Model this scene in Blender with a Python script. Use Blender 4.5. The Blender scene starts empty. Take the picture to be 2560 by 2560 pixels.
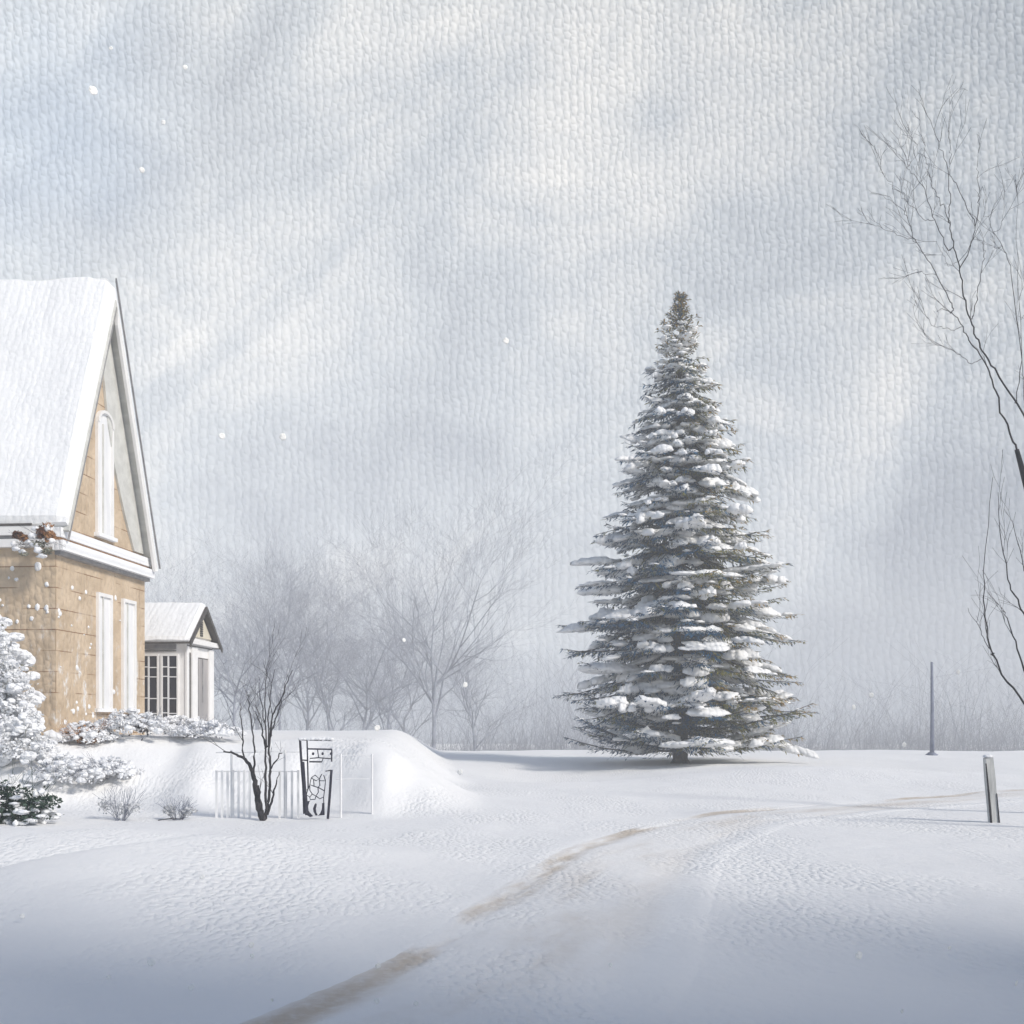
import bpy, math, random
from mathutils import Vector, Matrix, noise

random.seed(7)
scene = bpy.context.scene
COL = scene.collection
F, HOR, CAMH = 2745.0, 1800.0, 1.7          # focal length in picture widths/2560, eye level row, eye height


def P(px, py, d):
    return Vector(((px - 1280) / F * d, d, CAMH + (HOR - py) / F * d))


def sstep(a, b, x):
    if a == b:
        return 0.0 if x < a else 1.0
    t = min(1.0, max(0.0, (x - a) / (b - a)))
    return t * t * (3 - 2 * t)


def n3(x, y, z=0.0):
    return noise.noise(Vector((x, y, z)))


# ------------------------------------------------------------------ mesh helpers
class MB:
    def __init__(self):
        self.v, self.f, self.m, self.uv = [], [], [], None

    def add(self, verts, faces, mi=0):
        o = len(self.v)
        self.v.extend(verts)
        for f in faces:
            self.f.append(tuple(i + o for i in f))
            self.m.append(mi)

    def box(self, x0, x1, y0, y1, z0, z1, mi=0):
        v = [(x0, y0, z0), (x1, y0, z0), (x1, y1, z0), (x0, y1, z0), (x0, y0, z1), (x1, y0, z1), (x1, y1, z1), (x0, y1, z1)]
        self.add([Vector(p) for p in v], [(3, 2, 1, 0), (4, 5, 6, 7), (0, 1, 5, 4), (1, 2, 6, 5), (2, 3, 7, 6), (3, 0, 4, 7)], mi)

    def prism_x(self, poly, x0, x1, mi=0):
        """poly: list of (y, z), extruded along x"""
        n = len(poly)
        v = [Vector((x0, y, z)) for y, z in poly] + [Vector((x1, y, z)) for y, z in poly]
        f = [tuple(range(n)), tuple(range(2 * n - 1, n - 1, -1))]
        for i in range(n):
            j = (i + 1) % n
            f.append((i, i + n, j + n, j))
        self.add(v, f, mi)

    def tube(self, pts, rad, sides=5, mi=0, cap=True):
        pts = [Vector(p) for p in pts]
        n = len(pts)
        if n < 2:
            return
        o = len(self.v)
        up = Vector((0.13, 0.31, 0.94))
        for i, p in enumerate(pts):
            t = (pts[min(i + 1, n - 1)] - pts[max(i - 1, 0)])
            if t.length < 1e-9:
                t = Vector((0, 0, 1))
            t.normalize()
            a = t.cross(up)
            if a.length < 1e-3:
                a = t.cross(Vector((1, 0, 0)))
            a.normalize()
            b = t.cross(a)
            r = rad[i] if hasattr(rad, '__len__') else rad
            for k in range(sides):
                w = 2 * math.pi * k / sides
                self.v.append(p + a * (r * math.cos(w)) + b * (r * math.sin(w)))
        for i in range(n - 1):
            for k in range(sides):
                k2 = (k + 1) % sides
                self.f.append((o + i * sides + k, o + i * sides + k2, o + (i + 1) * sides + k2, o + (i + 1) * sides + k))
                self.m.append(mi)
        if cap:
            self.f.append(tuple(o + k for k in range(sides))[::-1])
            self.m.append(mi)
            self.f.append(tuple(o + (n - 1) * sides + k for k in range(sides)))
            self.m.append(mi)

    def blob(self, c, rx, ry, rz, mi=0, rough=0.18, seg=10, ring=7, fr=2.2, flat=1.0):
        c = Vector(c)
        o = len(self.v)
        sd = random.uniform(0, 90)
        for i in range(ring + 1):
            th = math.pi * i / ring
            for k in range(seg):
                ph = 2 * math.pi * k / seg
                d = Vector((math.sin(th) * math.cos(ph), math.sin(th) * math.sin(ph), math.cos(th)))
                q = 1 + rough * 1.6 * n3(d.x * fr + sd, d.y * fr, d.z * fr)
                z = d.z if d.z > 0 else d.z * flat
                self.v.append(c + Vector((d.x * rx * q, d.y * ry * q, z * rz * q)))
        for i in range(ring):
            for k in range(seg):
                k2 = (k + 1) % seg
                a, b, cc, dd = o + i * seg + k, o + i * seg + k2, o + (i + 1) * seg + k2, o + (i + 1) * seg + k
                if i == 0:
                    self.f.append((a, dd, cc))
                elif i == ring - 1:
                    self.f.append((a, dd, b))
                else:
                    self.f.append((a, dd, cc, b))
                self.m.append(mi)

    def build(self, name, mats, parent=None, smooth=False, loc=None):
        me = bpy.data.meshes.new(name)
        me.from_pydata([tuple(p) for p in self.v], [], self.f)
        if not isinstance(mats, (list, tuple)):
            mats = [mats]
        for m in mats:
            me.materials.append(m)
        if len(mats) > 1:
            me.polygons.foreach_set('material_index', self.m)
        if smooth:
            me.polygons.foreach_set('use_smooth', [True] * len(me.polygons))
        me.validate()
        me.update()
        o = bpy.data.objects.new(name, me)
        COL.objects.link(o)
        if parent is not None:
            o.parent = parent
        if loc is not None:
            o.location = loc
        return o


def tag(o, label=None, cat=None, group=None, kind=None):
    if label:
        o['label'] = label
    if cat:
        o['category'] = cat
    if group:
        o['group'] = group
    if kind:
        o['kind'] = kind
    return o


def empty(name, loc, rz=0.0):
    o = bpy.data.objects.new(name, None)
    o.empty_display_size = 0.3
    COL.objects.link(o)
    o.location = loc
    o.rotation_euler = (0, 0, rz)
    return o


def copy_tree(src, loc, rz=0.0, sc=1.0):
    r = src.copy()
    COL.objects.link(r)
    r.location = loc
    r.rotation_euler = (0, 0, rz)
    r.scale = (sc, sc, sc)
    for ch in list(src.children):
        c = ch.copy()
        COL.objects.link(c)
        c.parent = r
        for g in list(ch.children):
            d = g.copy()
            COL.objects.link(d)
            d.parent = c
    return r


# ------------------------------------------------------------------ node helpers
class NT:
    def __init__(self, tree):
        self.t = tree

    def n(self, typ, **kw):
        nd = self.t.nodes.new(typ)
        for k, v in kw.items():
            setattr(nd, k, v)
        return nd

    def set(self, sock, val):
        if isinstance(val, bpy.types.NodeSocket):
            self.t.links.new(val, sock)
        else:
            sock.default_value = val

    def math(self, op, a, b=0.0, c=0.0, clamp=False):
        nd = self.n('ShaderNodeMath', operation=op, use_clamp=clamp)
        self.set(nd.inputs[0], a)
        self.set(nd.inputs[1], b)
        self.set(nd.inputs[2], c)
        return nd.outputs[0]

    def mix(self, fac, a, b):
        nd = self.n('ShaderNodeMix', data_type='RGBA')
        self.set(nd.inputs[0], fac)
        self.set(nd.inputs[6], a)
        self.set(nd.inputs[7], b)
        return nd.outputs[2]

    def noise(self, vec, scale, detail=4, rough=0.55, dist=0.0):
        nd = self.n('ShaderNodeTexNoise')
        self.set(nd.inputs['Vector'], vec)
        nd.inputs['Scale'].default_value = scale
        nd.inputs['Detail'].default_value = detail
        nd.inputs['Roughness'].default_value = rough
        nd.inputs['Distortion'].default_value = dist
        return nd.outputs['Fac']

    def mapping(self, vec, scale=(1, 1, 1), rot=(0, 0, 0), loc=(0, 0, 0)):
        nd = self.n('ShaderNodeMapping')
        self.set(nd.inputs[0], vec)
        nd.inputs[1].default_value = loc
        nd.inputs[2].default_value = rot
        nd.inputs[3].default_value = scale
        return nd.outputs[0]

    def remap(self, v, a, b, c=0.0, d=1.0, smooth=True):
        nd = self.n('ShaderNodeMapRange')
        if smooth:
            nd.interpolation_type = 'SMOOTHSTEP'
        self.set(nd.inputs[0], v)
        nd.inputs[1].default_value = a
        nd.inputs[2].default_value = b
        nd.inputs[3].default_value = c
        nd.inputs[4].default_value = d
        return nd.outputs[0]

    def bump(self, h, dist, strength=1.0, normal=None):
        nd = self.n('ShaderNodeBump')
        nd.inputs['Strength'].default_value = strength
        nd.inputs['Distance'].default_value = dist
        self.set(nd.inputs['Height'], h)
        if normal is not None:
            self.set(nd.inputs['Normal'], normal)
        return nd.outputs[0]

    def pebble(self, vec, jitter=0.42):
        """rounded grains in staggered upright rows; returns a 0..1 height"""
        wob = self.n('ShaderNodeTexNoise')
        self.set(wob.inputs['Vector'], vec)
        wob.inputs['Scale'].default_value = 0.22
        wob.inputs['Detail'].default_value = 1
        sub = self.n('ShaderNodeVectorMath', operation='MULTIPLY_ADD')
        self.set(sub.inputs[0], wob.outputs['Color'])
        sub.inputs[1].default_value = (1.2, 1.2, 0)
        self.set(sub.inputs[2], vec)
        sp = self.n('ShaderNodeSeparateXYZ')
        self.set(sp.inputs[0], sub.outputs[0])
        col = self.math('FLOOR', sp.outputs[0])
        off = self.math('MULTIPLY', self.math('MODULO', self.math('ABSOLUTE', col), 2.0), 0.5)
        cb = self.n('ShaderNodeCombineXYZ')
        self.set(cb.inputs[0], sp.outputs[0])
        self.set(cb.inputs[1], self.math('ADD', sp.outputs[1], off))
        vo = self.n('ShaderNodeTexVoronoi', voronoi_dimensions='2D', feature='SMOOTH_F1')
        self.set(vo.inputs['Vector'], cb.outputs[0])
        vo.inputs['Scale'].default_value = 1.0
        vo.inputs['Randomness'].default_value = jitter
        vo.inputs['Smoothness'].default_value = 0.12
        d = vo.outputs['Distance']
        return self.remap(d, 0.62, 0.18, 0.0, 1.0)


def material(name):
    m = bpy.data.materials.new(name)
    m.use_nodes = True
    nt = NT(m.node_tree)
    bs = m.node_tree.nodes['Principled BSDF']
    return m, nt, bs


def uvw(nt, kind='Object'):
    return nt.n('ShaderNodeTexCoord').outputs[kind]


def plain(name, a, b, scale=6.0, rough=0.8, bump=0.004, detail=6, stretch=(1, 1, 1), spec=0.3):
    m, nt, bs = material(name)
    v = nt.mapping(uvw(nt), scale=stretch)
    f = nt.noise(v, scale, detail, 0.65)
    nt.set(bs.inputs['Base Color'], nt.mix(nt.remap(f, 0.32, 0.68), (*a, 1), (*b, 1)))
    bs.inputs['Roughness'].default_value = rough
    bs.inputs['Specular IOR Level'].default_value = spec
    if bump:
        nt.set(bs.inputs['Normal'], nt.bump(nt.noise(v, scale * 4, 5, 0.7), bump))
    return m


def snow_material(name, tint=(0.85, 0.855, 0.865), lump=0.12, lump_d=0.02, axes='XY', aspect=1.25, mott=0.06, jit=0.42):
    m, nt, bs = material(name)
    v = uvw(nt)
    sp = nt.n('ShaderNodeSeparateXYZ')
    nt.set(sp.inputs[0], v)
    cb = nt.n('ShaderNodeCombineXYZ')
    idx = {'X': 0, 'Y': 1, 'Z': 2}
    nt.set(cb.inputs[0], nt.math('DIVIDE', sp.outputs[idx[axes[0]]], lump))
    nt.set(cb.inputs[1], nt.math('DIVIDE', sp.outputs[idx[axes[1]]], lump * aspect))
    h = nt.pebble(cb.outputs[0], jit)
    big = nt.noise(v, 0.9, 5, 0.6)
    fine = nt.noise(v, 22.0, 6, 0.7)
    a = tuple(t * (1 - mott) for t in tint)
    nt.set(bs.inputs['Base Color'], nt.mix(big, (*a, 1), (*tint, 1)))
    bs.inputs['Roughness'].default_value = 0.75
    bs.inputs['Specular IOR Level'].default_value = 0.25
    nb = nt.bump(fine, 0.006, 0.8)
    nb = nt.bump(big, 0.10, 0.5, nb)
    if jit > 0.9:
        h = nt.math('MULTIPLY', h, nt.remap(nt.noise(nt.mapping(v, scale=(1, .5, 1)), 0.5, 4, .6), .42, .60, .04, 1.0))
    nt.set(bs.inputs['Normal'], nt.bump(h, lump_d, 0.8, nb))
    return m


M = {}
M['snow_ground'] = snow_material('snow_ground', (0.86, 0.86, 0.86), 0.085, 0.013, 'XY', 1.5, 0.05, 0.95)
M['snow_roof'] = snow_material('snow_roof', (0.88, 0.885, 0.89), 0.16, 0.008, 'XZ', 1.25)
M['snow_pad'] = snow_material('snow_pad', (0.83, 0.835, 0.84), 0.22, 0.03, 'XZ', 1.2)
M['snow_small'] = snow_material('snow_small', (0.84, 0.85, 0.87), 0.14, 0.02, 'XZ', 1.2)
m, nt, bs = material('snowflake_white')
bs.inputs['Base Color'].default_value = (0.93, 0.92, 0.89, 1)
bs.inputs['Roughness'].default_value = 0.8
M['flake'] = m
M['bark_dark'] = plain('bark_dark', (0.018, 0.018, 0.022), (0.06, 0.055, 0.06), 14, 0.9, 0.01, stretch=(1, 1, 0.3))
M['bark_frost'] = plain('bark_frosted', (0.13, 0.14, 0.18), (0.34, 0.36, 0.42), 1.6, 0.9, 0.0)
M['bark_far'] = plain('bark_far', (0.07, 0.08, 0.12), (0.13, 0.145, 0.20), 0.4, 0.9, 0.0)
M['bark_spruce'] = plain('bark_spruce', (0.020, 0.021, 0.024), (0.05, 0.048, 0.046), 9, 0.9, 0.02, stretch=(1, 1, 0.3))
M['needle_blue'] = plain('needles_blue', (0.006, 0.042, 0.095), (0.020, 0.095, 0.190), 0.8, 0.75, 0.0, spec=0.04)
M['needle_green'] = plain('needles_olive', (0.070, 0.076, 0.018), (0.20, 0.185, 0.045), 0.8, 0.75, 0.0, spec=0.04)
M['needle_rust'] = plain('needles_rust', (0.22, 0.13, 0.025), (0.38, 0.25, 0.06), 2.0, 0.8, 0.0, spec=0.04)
M['white_paint'] = plain('white_paint', (0.74, 0.73, 0.72), (0.82, 0.81, 0.80), 2.5, 0.6, 0.002)
M['blind'] = plain('white_blind', (0.70, 0.71, 0.73), (0.82, 0.82, 0.82), 3.0, 0.7, 0.002, stretch=(1, 1, 0.2))
M['grey_board'] = plain('grey_board', (0.50, 0.50, 0.475), (0.62, 0.62, 0.59), 3.0, 0.8, 0.004, stretch=(0.2, 1, 1))
M['dark_trim'] = plain('dark_trim', (0.05, 0.047, 0.045), (0.11, 0.10, 0.095), 4.0, 0.6, 0.002)
M['lead_trim'] = plain('lead_trim', (0.20, 0.20, 0.21), (0.32, 0.31, 0.31), 4.0, 0.6, 0.002)
M['terracotta'] = plain('terracotta_band', (0.40, 0.20, 0.09), (0.55, 0.33, 0.18), 3.0, 0.8, 0.004)
M['cream'] = plain('cream_plaster', (0.60, 0.55, 0.44), (0.68, 0.63, 0.52), 2.0, 0.8, 0.003)
M['iron'] = plain('wrought_iron', (0.012, 0.012, 0.022), (0.035, 0.035, 0.055), 16, 0.5, 0.003)
M['pale_wood'] = plain('pale_weathered_wood', (0.72, 0.725, 0.735), (0.82, 0.825, 0.83), 4.0, 0.85, 0.006, stretch=(1, 1, 0.25))
M['grey_wood'] = plain('grey_weathered_wood', (0.40, 0.41, 0.41), (0.62, 0.63, 0.62), 7.0, 0.9, 0.012, stretch=(1, 1, 0.15))
M['pole_blue'] = plain('blue_grey_pole', (0.12, 0.14, 0.20), (0.20, 0.22, 0.29), 3.0, 0.8, 0.004)
M['leaf_brown'] = plain('leaf_brown', (0.07, 0.03, 0.018), (0.20, 0.09, 0.045), 9.0, 0.8, 0.0)
M['leaf_rust'] = plain('leaf_rust', (0.30, 0.13, 0.05), (0.45, 0.25, 0.12), 9.0, 0.8, 0.0)
M['leaf_grey'] = plain('leaf_grey', (0.14, 0.14, 0.10), (0.30, 0.30, 0.25), 9.0, 0.8, 0.0)
M['evergreen'] = plain('evergreen_leaf', (0.022, 0.042, 0.030), (0.07, 0.105, 0.08), 3.0, 0.7, 0.0, spec=0.04)
M['frost_leaf'] = plain('frosted_leaf', (0.46, 0.47, 0.49), (0.68, 0.69, 0.70), 3.0, 0.8, 0.0)

# tan wall: big limestone blocks with thin brown courses, and blown snow stuck to it
m, nt, bs = material('tan_stone')
v = uvw(nt)
sp = nt.n('ShaderNodeSeparateXYZ')
nt.set(sp.inputs[0], v)
cb = nt.n('ShaderNodeCombineXYZ')
nt.set(cb.inputs[0], nt.math('ADD', sp.outputs[0], sp.outputs[1]))
nt.set(cb.inputs[1], sp.outputs[2])
br = nt.n('ShaderNodeTexBrick')
nt.set(br.inputs['Vector'], cb.outputs[0])
br.inputs['Scale'].default_value = 1.0
br.inputs['Brick Width'].default_value = 2.9
br.inputs['Row Height'].default_value = 0.46
br.inputs['Mortar Size'].default_value = 0.014
br.inputs['Mortar Smooth'].default_value = 0.4
patch = nt.remap(nt.noise(v, 0.9, 3, 0.5), 0.40, 0.56)
line = nt.math('MULTIPLY', br.outputs['Fac'], patch)
f1 = nt.noise(v, 1.3, 6, 0.6)
colr = nt.mix(nt.remap(f1, 0.35, 0.65), (0.47, 0.36, 0.245, 1), (0.60, 0.475, 0.34, 1))
colr = nt.mix(line, colr, (0.22, 0.12, 0.06, 1))
stain = nt.remap(nt.noise(nt.mapping(v, scale=(1, 1, 0.6)), 3.4, 6, 0.7), 0.53, 0.66)
low = nt.remap(sp.outputs[2], 5.0, 2.0)
colr = nt.mix(nt.math('MULTIPLY', stain, low), colr, (0.76, 0.76, 0.76, 1))
nt.set(bs.inputs['Base Color'], colr)
bs.inputs['Roughness'].default_value = 0.85
cb2 = nt.n('ShaderNodeCombineXYZ')
nt.set(cb2.inputs[0], nt.math('DIVIDE', nt.math('ADD', sp.outputs[0], sp.outputs[1]), 0.17))
nt.set(cb2.inputs[1], nt.math('DIVIDE', sp.outputs[2], 0.21))
hb = nt.bump(nt.noise(v, 26, 5, 0.7), 0.006)
nt.set(bs.inputs['Normal'], nt.bump(nt.pebble(cb2.outputs[0]), 0.02, 0.7, hb))
M['tan_stone'] = m

m, nt, bs = material('window_glass')
bs.inputs['Base Color'].default_value = (0.03, 0.03, 0.04, 1)
bs.inputs['Roughness'].default_value = 0.12
nt.set(bs.inputs['Normal'], nt.bump(nt.noise(uvw(nt), 3.0, 2, 0.5), 0.01))
M['glass'] = m
m, nt, bs = material('misted_glass')
f = nt.noise(nt.mapping(uvw(nt), scale=(1, 1, 0.3)), 2.2, 4, 0.6)
nt.set(bs.inputs['Base Color'], nt.mix(f, (0.16, 0.16, 0.17, 1), (0.5, 0.46, 0.44, 1)))
bs.inputs['Roughness'].default_value = 0.3
M['misted_glass'] = m

# ------------------------------------------------------------------ the ground
PATH_L = [(-3.1, 2.0), (-2.2, 4.2), (-1.42, 6.1), (-0.79, 7.8), (-0.29, 10.1), (0.35, 12.8), (1.05, 15.2), (2.9, 18.9), (5.6, 22.0), (8.7, 24.6), (13.5, 27.6), (21, 31.5)]


def catmull(pts, n):
    out = []
    for i in range(len(pts) - 1):
        p0, p1, p2, p3 = pts[max(i - 1, 0)], pts[i], pts[i + 1], pts[min(i + 2, len(pts) - 1)]
        for k in range(n):
            t = k / n
            out.append(tuple(0.5 * (2 * b + (c - a) * t + (2 * a - 5 * b + 4 * c - d) * t * t + (3 * b - a - 3 * c + d) * t ** 3) for a, b, c, d in zip(p0, p1, p2, p3)))
    out.append(pts[-1])
    return out


TRACK = catmull(PATH_L, 5)


def bank(x, y):
    """raised terrace with house and pavilion, its edge a soft snow bank"""
    xe = -1.9 - 0.085 * max(0.0, y - 21.5) + 0.35 * n3(y * 0.4, 3.1)
    ax = sstep(xe + 1.5, xe - 1.1, x)
    yy = y + 1.1 * n3(x * 0.3, 7.7) - 0.45 * n3(x * 0.9, 2.2) + 0.25 * n3(x * 1.9, 8.2)
    a = sstep(19.5, 22.9, yy)
    fluff = 0.16 * n3(x * 0.8, y * 0.7, 12.0) + 0.07 * n3(x * 2.1, y * 1.7, 15.0)
    fade = 1 - sstep(48, 80, y)
    return ax * (a * 1.27 + fluff * sstep(0.0, 0.5, a) * (1 - sstep(23.2, 24.5, y))) * fade


def press(x, y):
    """the track: two shallow wheel ruts and a low berm on either side"""
    if y < 2.0 or y > 31 or abs(x) > 25:
        return 0.0
    for (x0, y0), (x1, y1) in zip(TRACK, TRACK[1:]):
        if y0 <= y <= y1:
            t = (y - y0) / (y1 - y0)
            u = (x - (x0 + (x1 - x0) * t)) * (y1 - y0) / math.hypot(x1 - x0, y1 - y0)
            if u < -1 or u > 3.2:
                return 0.0
            q = 0.75 + 0.5 * n3(x * 0.8, y * 0.5, 21.0)
            z = -0.022 * math.exp(-((u - .14) / .16) ** 2) - 0.020 * math.exp(-((u - 1.5) / .2) ** 2) - 0.012 * sstep(-.1, .2, u) * (1 - sstep(1.6, 2.1, u))
            z += 0.010 * math.exp(-((u + .16) / .2) ** 2) + 0.010 * math.exp(-((u - 1.95) / .25) ** 2)
            return z * q * sstep(31, 22, y)
    return 0.0


def g(x, y):
    z = bank(x, y)
    z -= sstep(56, 170, y) * 7.0
    z += 0.10 * n3(x * 0.16, y * 0.11, 1.0) * sstep(3, 12, y)
    z += 0.035 * n3(x * 0.55, y * 0.28, 5.0) + 0.012 * n3(x * 1.7, y * 0.9, 9.0)
    # long drift on the left, steeper on its far-left side
    t = (y - 10.4) / (16 - 10.4)
    cx = -4.85 + t * 2.35
    s = x - cx
    k = sstep(-0.35, 0.35, t + 0.2) * (1 - sstep(0.45, 0.85, t))
    z += 0.30 * k * (math.exp(-(s / 1.9) ** 2) if s > 0 else math.exp(-(s / 0.55) ** 2))
    t = (y - 13.0) / 6
    cx = -6.5 + t * 3.5
    s = x - cx
    k = sstep(-0.5, 0.2, t) * (1 - sstep(0.25, 0.6, t))
    z += 0.24 * k * (math.exp(-(s / 2.0) ** 2) if s > 0 else math.exp(-(s / 0.5) ** 2))
    z += press(x, y)
    # shallow hollow beside the spruce
    z -= 0.45 * math.exp(-((x - 1.6) / 3.6) ** 2 - ((y - 38) / 5.0) ** 2)
    z += 0.25 * math.exp(-((x - 9) / 5.0) ** 2 - ((y - 33) / 2.5) ** 2)
    return z


def ground_at(px, py):
    d = 4.0
    while d < 120:
        p = P(px, py, d)
        if p.z <= g(p.x, p.y):
            return p
        d += 0.05
    return P(px, py, 120)


def on_ground(px, d, dz=0.0):
    x = (px - 1280) / F * d
    return Vector((x, d, g(x, d) + dz))


ys = []
y = -60.0
while y < 430:
    ys.append(y)
    y += 2.0 if y < 0 else (0.10 if 4 < y < 12 else (0.5 if y < 4 else 0.012 * y if y < 60 else 0.05 * y))
NX = 330
gm = MB()
for yv in ys:
    W = 26 + 1.1 * abs(yv)
    for i in range(NX + 1):
        s = -1 + 2 * i / NX
        xv = W * (0.45 * s + 0.55 * s * s * s)
        gm.v.append((xv, yv, g(xv, yv)))
for j in range(len(ys) - 1):
    for i in range(NX):
        a = j * (NX + 1) + i
        gm.f.append((a, a + 1, a + NX + 2, a + NX + 1))
        gm.m.append(0)
ground = gm.build('ground', M['snow_ground'], smooth=True)
tag(ground, kind='structure')


# path: packed snow with muddy edges, one sheet laid over the ground
pl = catmull(PATH_L, 40)
me_v, me_f, me_uv = [], [], []
NS = 44
acc = 0.0
for i, (x, y) in enumerate(pl):
    a, b = pl[max(i - 1, 0)], pl[min(i + 1, len(pl) - 1)]
    tx, ty = b[0] - a[0], b[1] - a[1]
    L = math.hypot(tx, ty)
    tx, ty = tx / L, ty / L
    if i:
        acc += math.hypot(x - pl[i - 1][0], y - pl[i - 1][1])
    for k in range(NS + 1):
        u = k / NS * 2.5 - 0.25
        qx, qy = x + ty * u, y - tx * u
        e_ = min(1.0, k / 5, (NS - k) / 5)
        me_v.append((qx, qy, g(qx, qy) - 0.02 + 0.032 * e_ + 0.004 * e_ * n3(qx * 6, qy * 6)))
        me_uv.append((u, acc))
for i in range(len(pl) - 1):
    for k in range(NS):
        a = i * (NS + 1) + k
        me_f.append((a, a + NS + 1, a + NS + 2, a + 1))
me = bpy.data.meshes.new('path')
me.from_pydata(me_v, [], me_f)
uvl = me.uv_layers.new(name='UVMap')
for lp in me.loops:
    uvl.data[lp.index].uv = me_uv[lp.vertex_index]
me.polygons.foreach_set('use_smooth', [True] * len(me.polygons))
m, nt, bs = material('packed_snow')
uv = uvw(nt, 'UV')
sp = nt.n('ShaderNodeSeparateXYZ')
nt.set(sp.inputs[0], uv)
ob = uvw(nt)
wob = nt.noise(nt.mapping(uv, scale=(0.6, 0.6, 1)), 1.0, 4, 0.6)
u = nt.math('ADD', sp.outputs[0], nt.math('MULTIPLY', nt.math('SUBTRACT', wob, 0.5), 0.35))


def band(c, w):
    return nt.remap(nt.math('ABSOLUTE', nt.math('SUBTRACT', u, c)), w, w * 0.15)


al = nt.remap(nt.noise(nt.mapping(uv, scale=(0.5, 0.13, 1), loc=(0, 0.4, 0)), 1.6, 4, 0.6), 0.40, 0.62)
r1 = nt.math('MULTIPLY', band(0.10, 0.30), nt.remap(al, 0, 1, 0.02, 0.68))
r2 = nt.math('MULTIPLY', band(0.85, 0.35), nt.math('MULTIPLY', al, 0.18))
r3 = nt.math('MULTIPLY', band(1.50, 0.30), nt.math('MULTIPLY', al, 0.10))
mid = nt.math('MULTIPLY', band(0.85, 0.95), nt.remap(al, 0, 1, 0.06, 0.22))
dirt = nt.math('ADD', nt.math('ADD', r1, r2), nt.math('ADD', r3, mid), clamp=True)
grain = nt.noise(ob, 9, 6, 0.7)
dirt = nt.math('MULTIPLY', dirt, nt.remap(grain, 0.25, 0.6, 0.55, 1.0))
colr = nt.mix(dirt, (0.845, 0.845, 0.845, 1), (0.42, 0.31, 0.19, 1))
nt.set(bs.inputs['Base Color'], colr)
bs.inputs['Roughness'].default_value = 0.75
cb = nt.n('ShaderNodeCombineXYZ')
so = nt.n('ShaderNodeSeparateXYZ')
nt.set(so.inputs[0], ob)
nt.set(cb.inputs[0], nt.math('DIVIDE', so.outputs[0], 0.085))
nt.set(cb.inputs[1], nt.math('DIVIDE', so.outputs[1], 0.1275))
big = nt.noise(ob, 0.9, 5, 0.6)
nb = nt.bump(nt.noise(ob, 22.0, 6, 0.7), 0.006, 0.8)
nb = nt.bump(big, 0.10, 0.5, nb)
nb = nt.bump(dirt, 0.03, 0.6, nb)
ph = nt.math('MULTIPLY', nt.pebble(cb.outputs[0], 0.95), nt.remap(nt.noise(nt.mapping(ob, scale=(1, .5, 1)), 0.5, 4, .6), .42, .60, .04, 1.0))
nt.set(bs.inputs['Normal'], nt.bump(ph, 0.013, 0.8, nb))
me.materials.append(m)
path = bpy.data.objects.new('path', me)
COL.objects.link(path)
tag(path, kind='structure')

# ------------------------------------------------------------------ sky backdrop
R = 400.0
sv, sf, suv = [], [], []
NA, NZ = 120, 40
for j in range(NZ + 1):
    tz = -0.10 + 1.05 * j / NZ
    for i in range(NA + 1):
        th = math.radians(-44 + 88 * i / NA)
        X, Y = 900 * math.sin(th), -500 + 900 * math.cos(th)
        sv.append((X, Y, R * tz))
        suv.append((900 * th / R, tz))
for j in range(NZ):
    for i in range(NA):
        a = j * (NA + 1) + i
        sf.append((a, a + 1, a + NA + 2, a + NA + 1))
me = bpy.data.meshes.new('sky')
me.from_pydata(sv, [], sf)
uvl = me.uv_layers.new(name='UVMap')
for lp in me.loops:
    uvl.data[lp.index].uv = suv[lp.vertex_index]
me.polygons.foreach_set('use_smooth', [True] * len(me.polygons))
m, nt, bs = material('overcast_sky')
uv = uvw(nt, 'UV')
diag = nt.mapping(nt.mapping(uv, rot=(0, 0, math.radians(-42))), scale=(1.0, 1.7, 1))
c1 = nt.noise(diag, 3.4, 7, 0.56, 1.1)
c2 = nt.noise(nt.mapping(uv, scale=(1, 1.5, 1), loc=(3.3, 1.7, 0)), 6.5, 7, 0.58, 1.0)
val = nt.math('ADD', nt.math('MULTIPLY', c1, 0.65), nt.math('MULTIPLY', c2, 0.35))


warp = nt.n('ShaderNodeTexNoise')
nt.set(warp.inputs['Vector'], uv)
warp.inputs['Scale'].default_value = 6.0
warp.inputs['Detail'].default_value = 4
wv2 = nt.n('ShaderNodeVectorMath', operation='MULTIPLY_ADD')
nt.set(wv2.inputs[0], warp.outputs['Color'])
wv2.inputs[1].default_value = (0.22, 0.22, 0)
nt.set(wv2.inputs[2], nt.mapping(uv, loc=(-0.11, -0.11, 0)))
uvq = wv2.outputs[0]


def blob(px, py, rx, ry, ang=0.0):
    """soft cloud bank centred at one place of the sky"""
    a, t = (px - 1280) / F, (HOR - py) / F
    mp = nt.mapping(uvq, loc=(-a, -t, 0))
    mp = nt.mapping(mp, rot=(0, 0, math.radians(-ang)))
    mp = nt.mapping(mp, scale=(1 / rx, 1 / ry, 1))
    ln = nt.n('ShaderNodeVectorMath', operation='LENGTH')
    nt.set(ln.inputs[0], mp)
    return nt.remap(ln.outputs['Value'], 1.0, 0.0)


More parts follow.
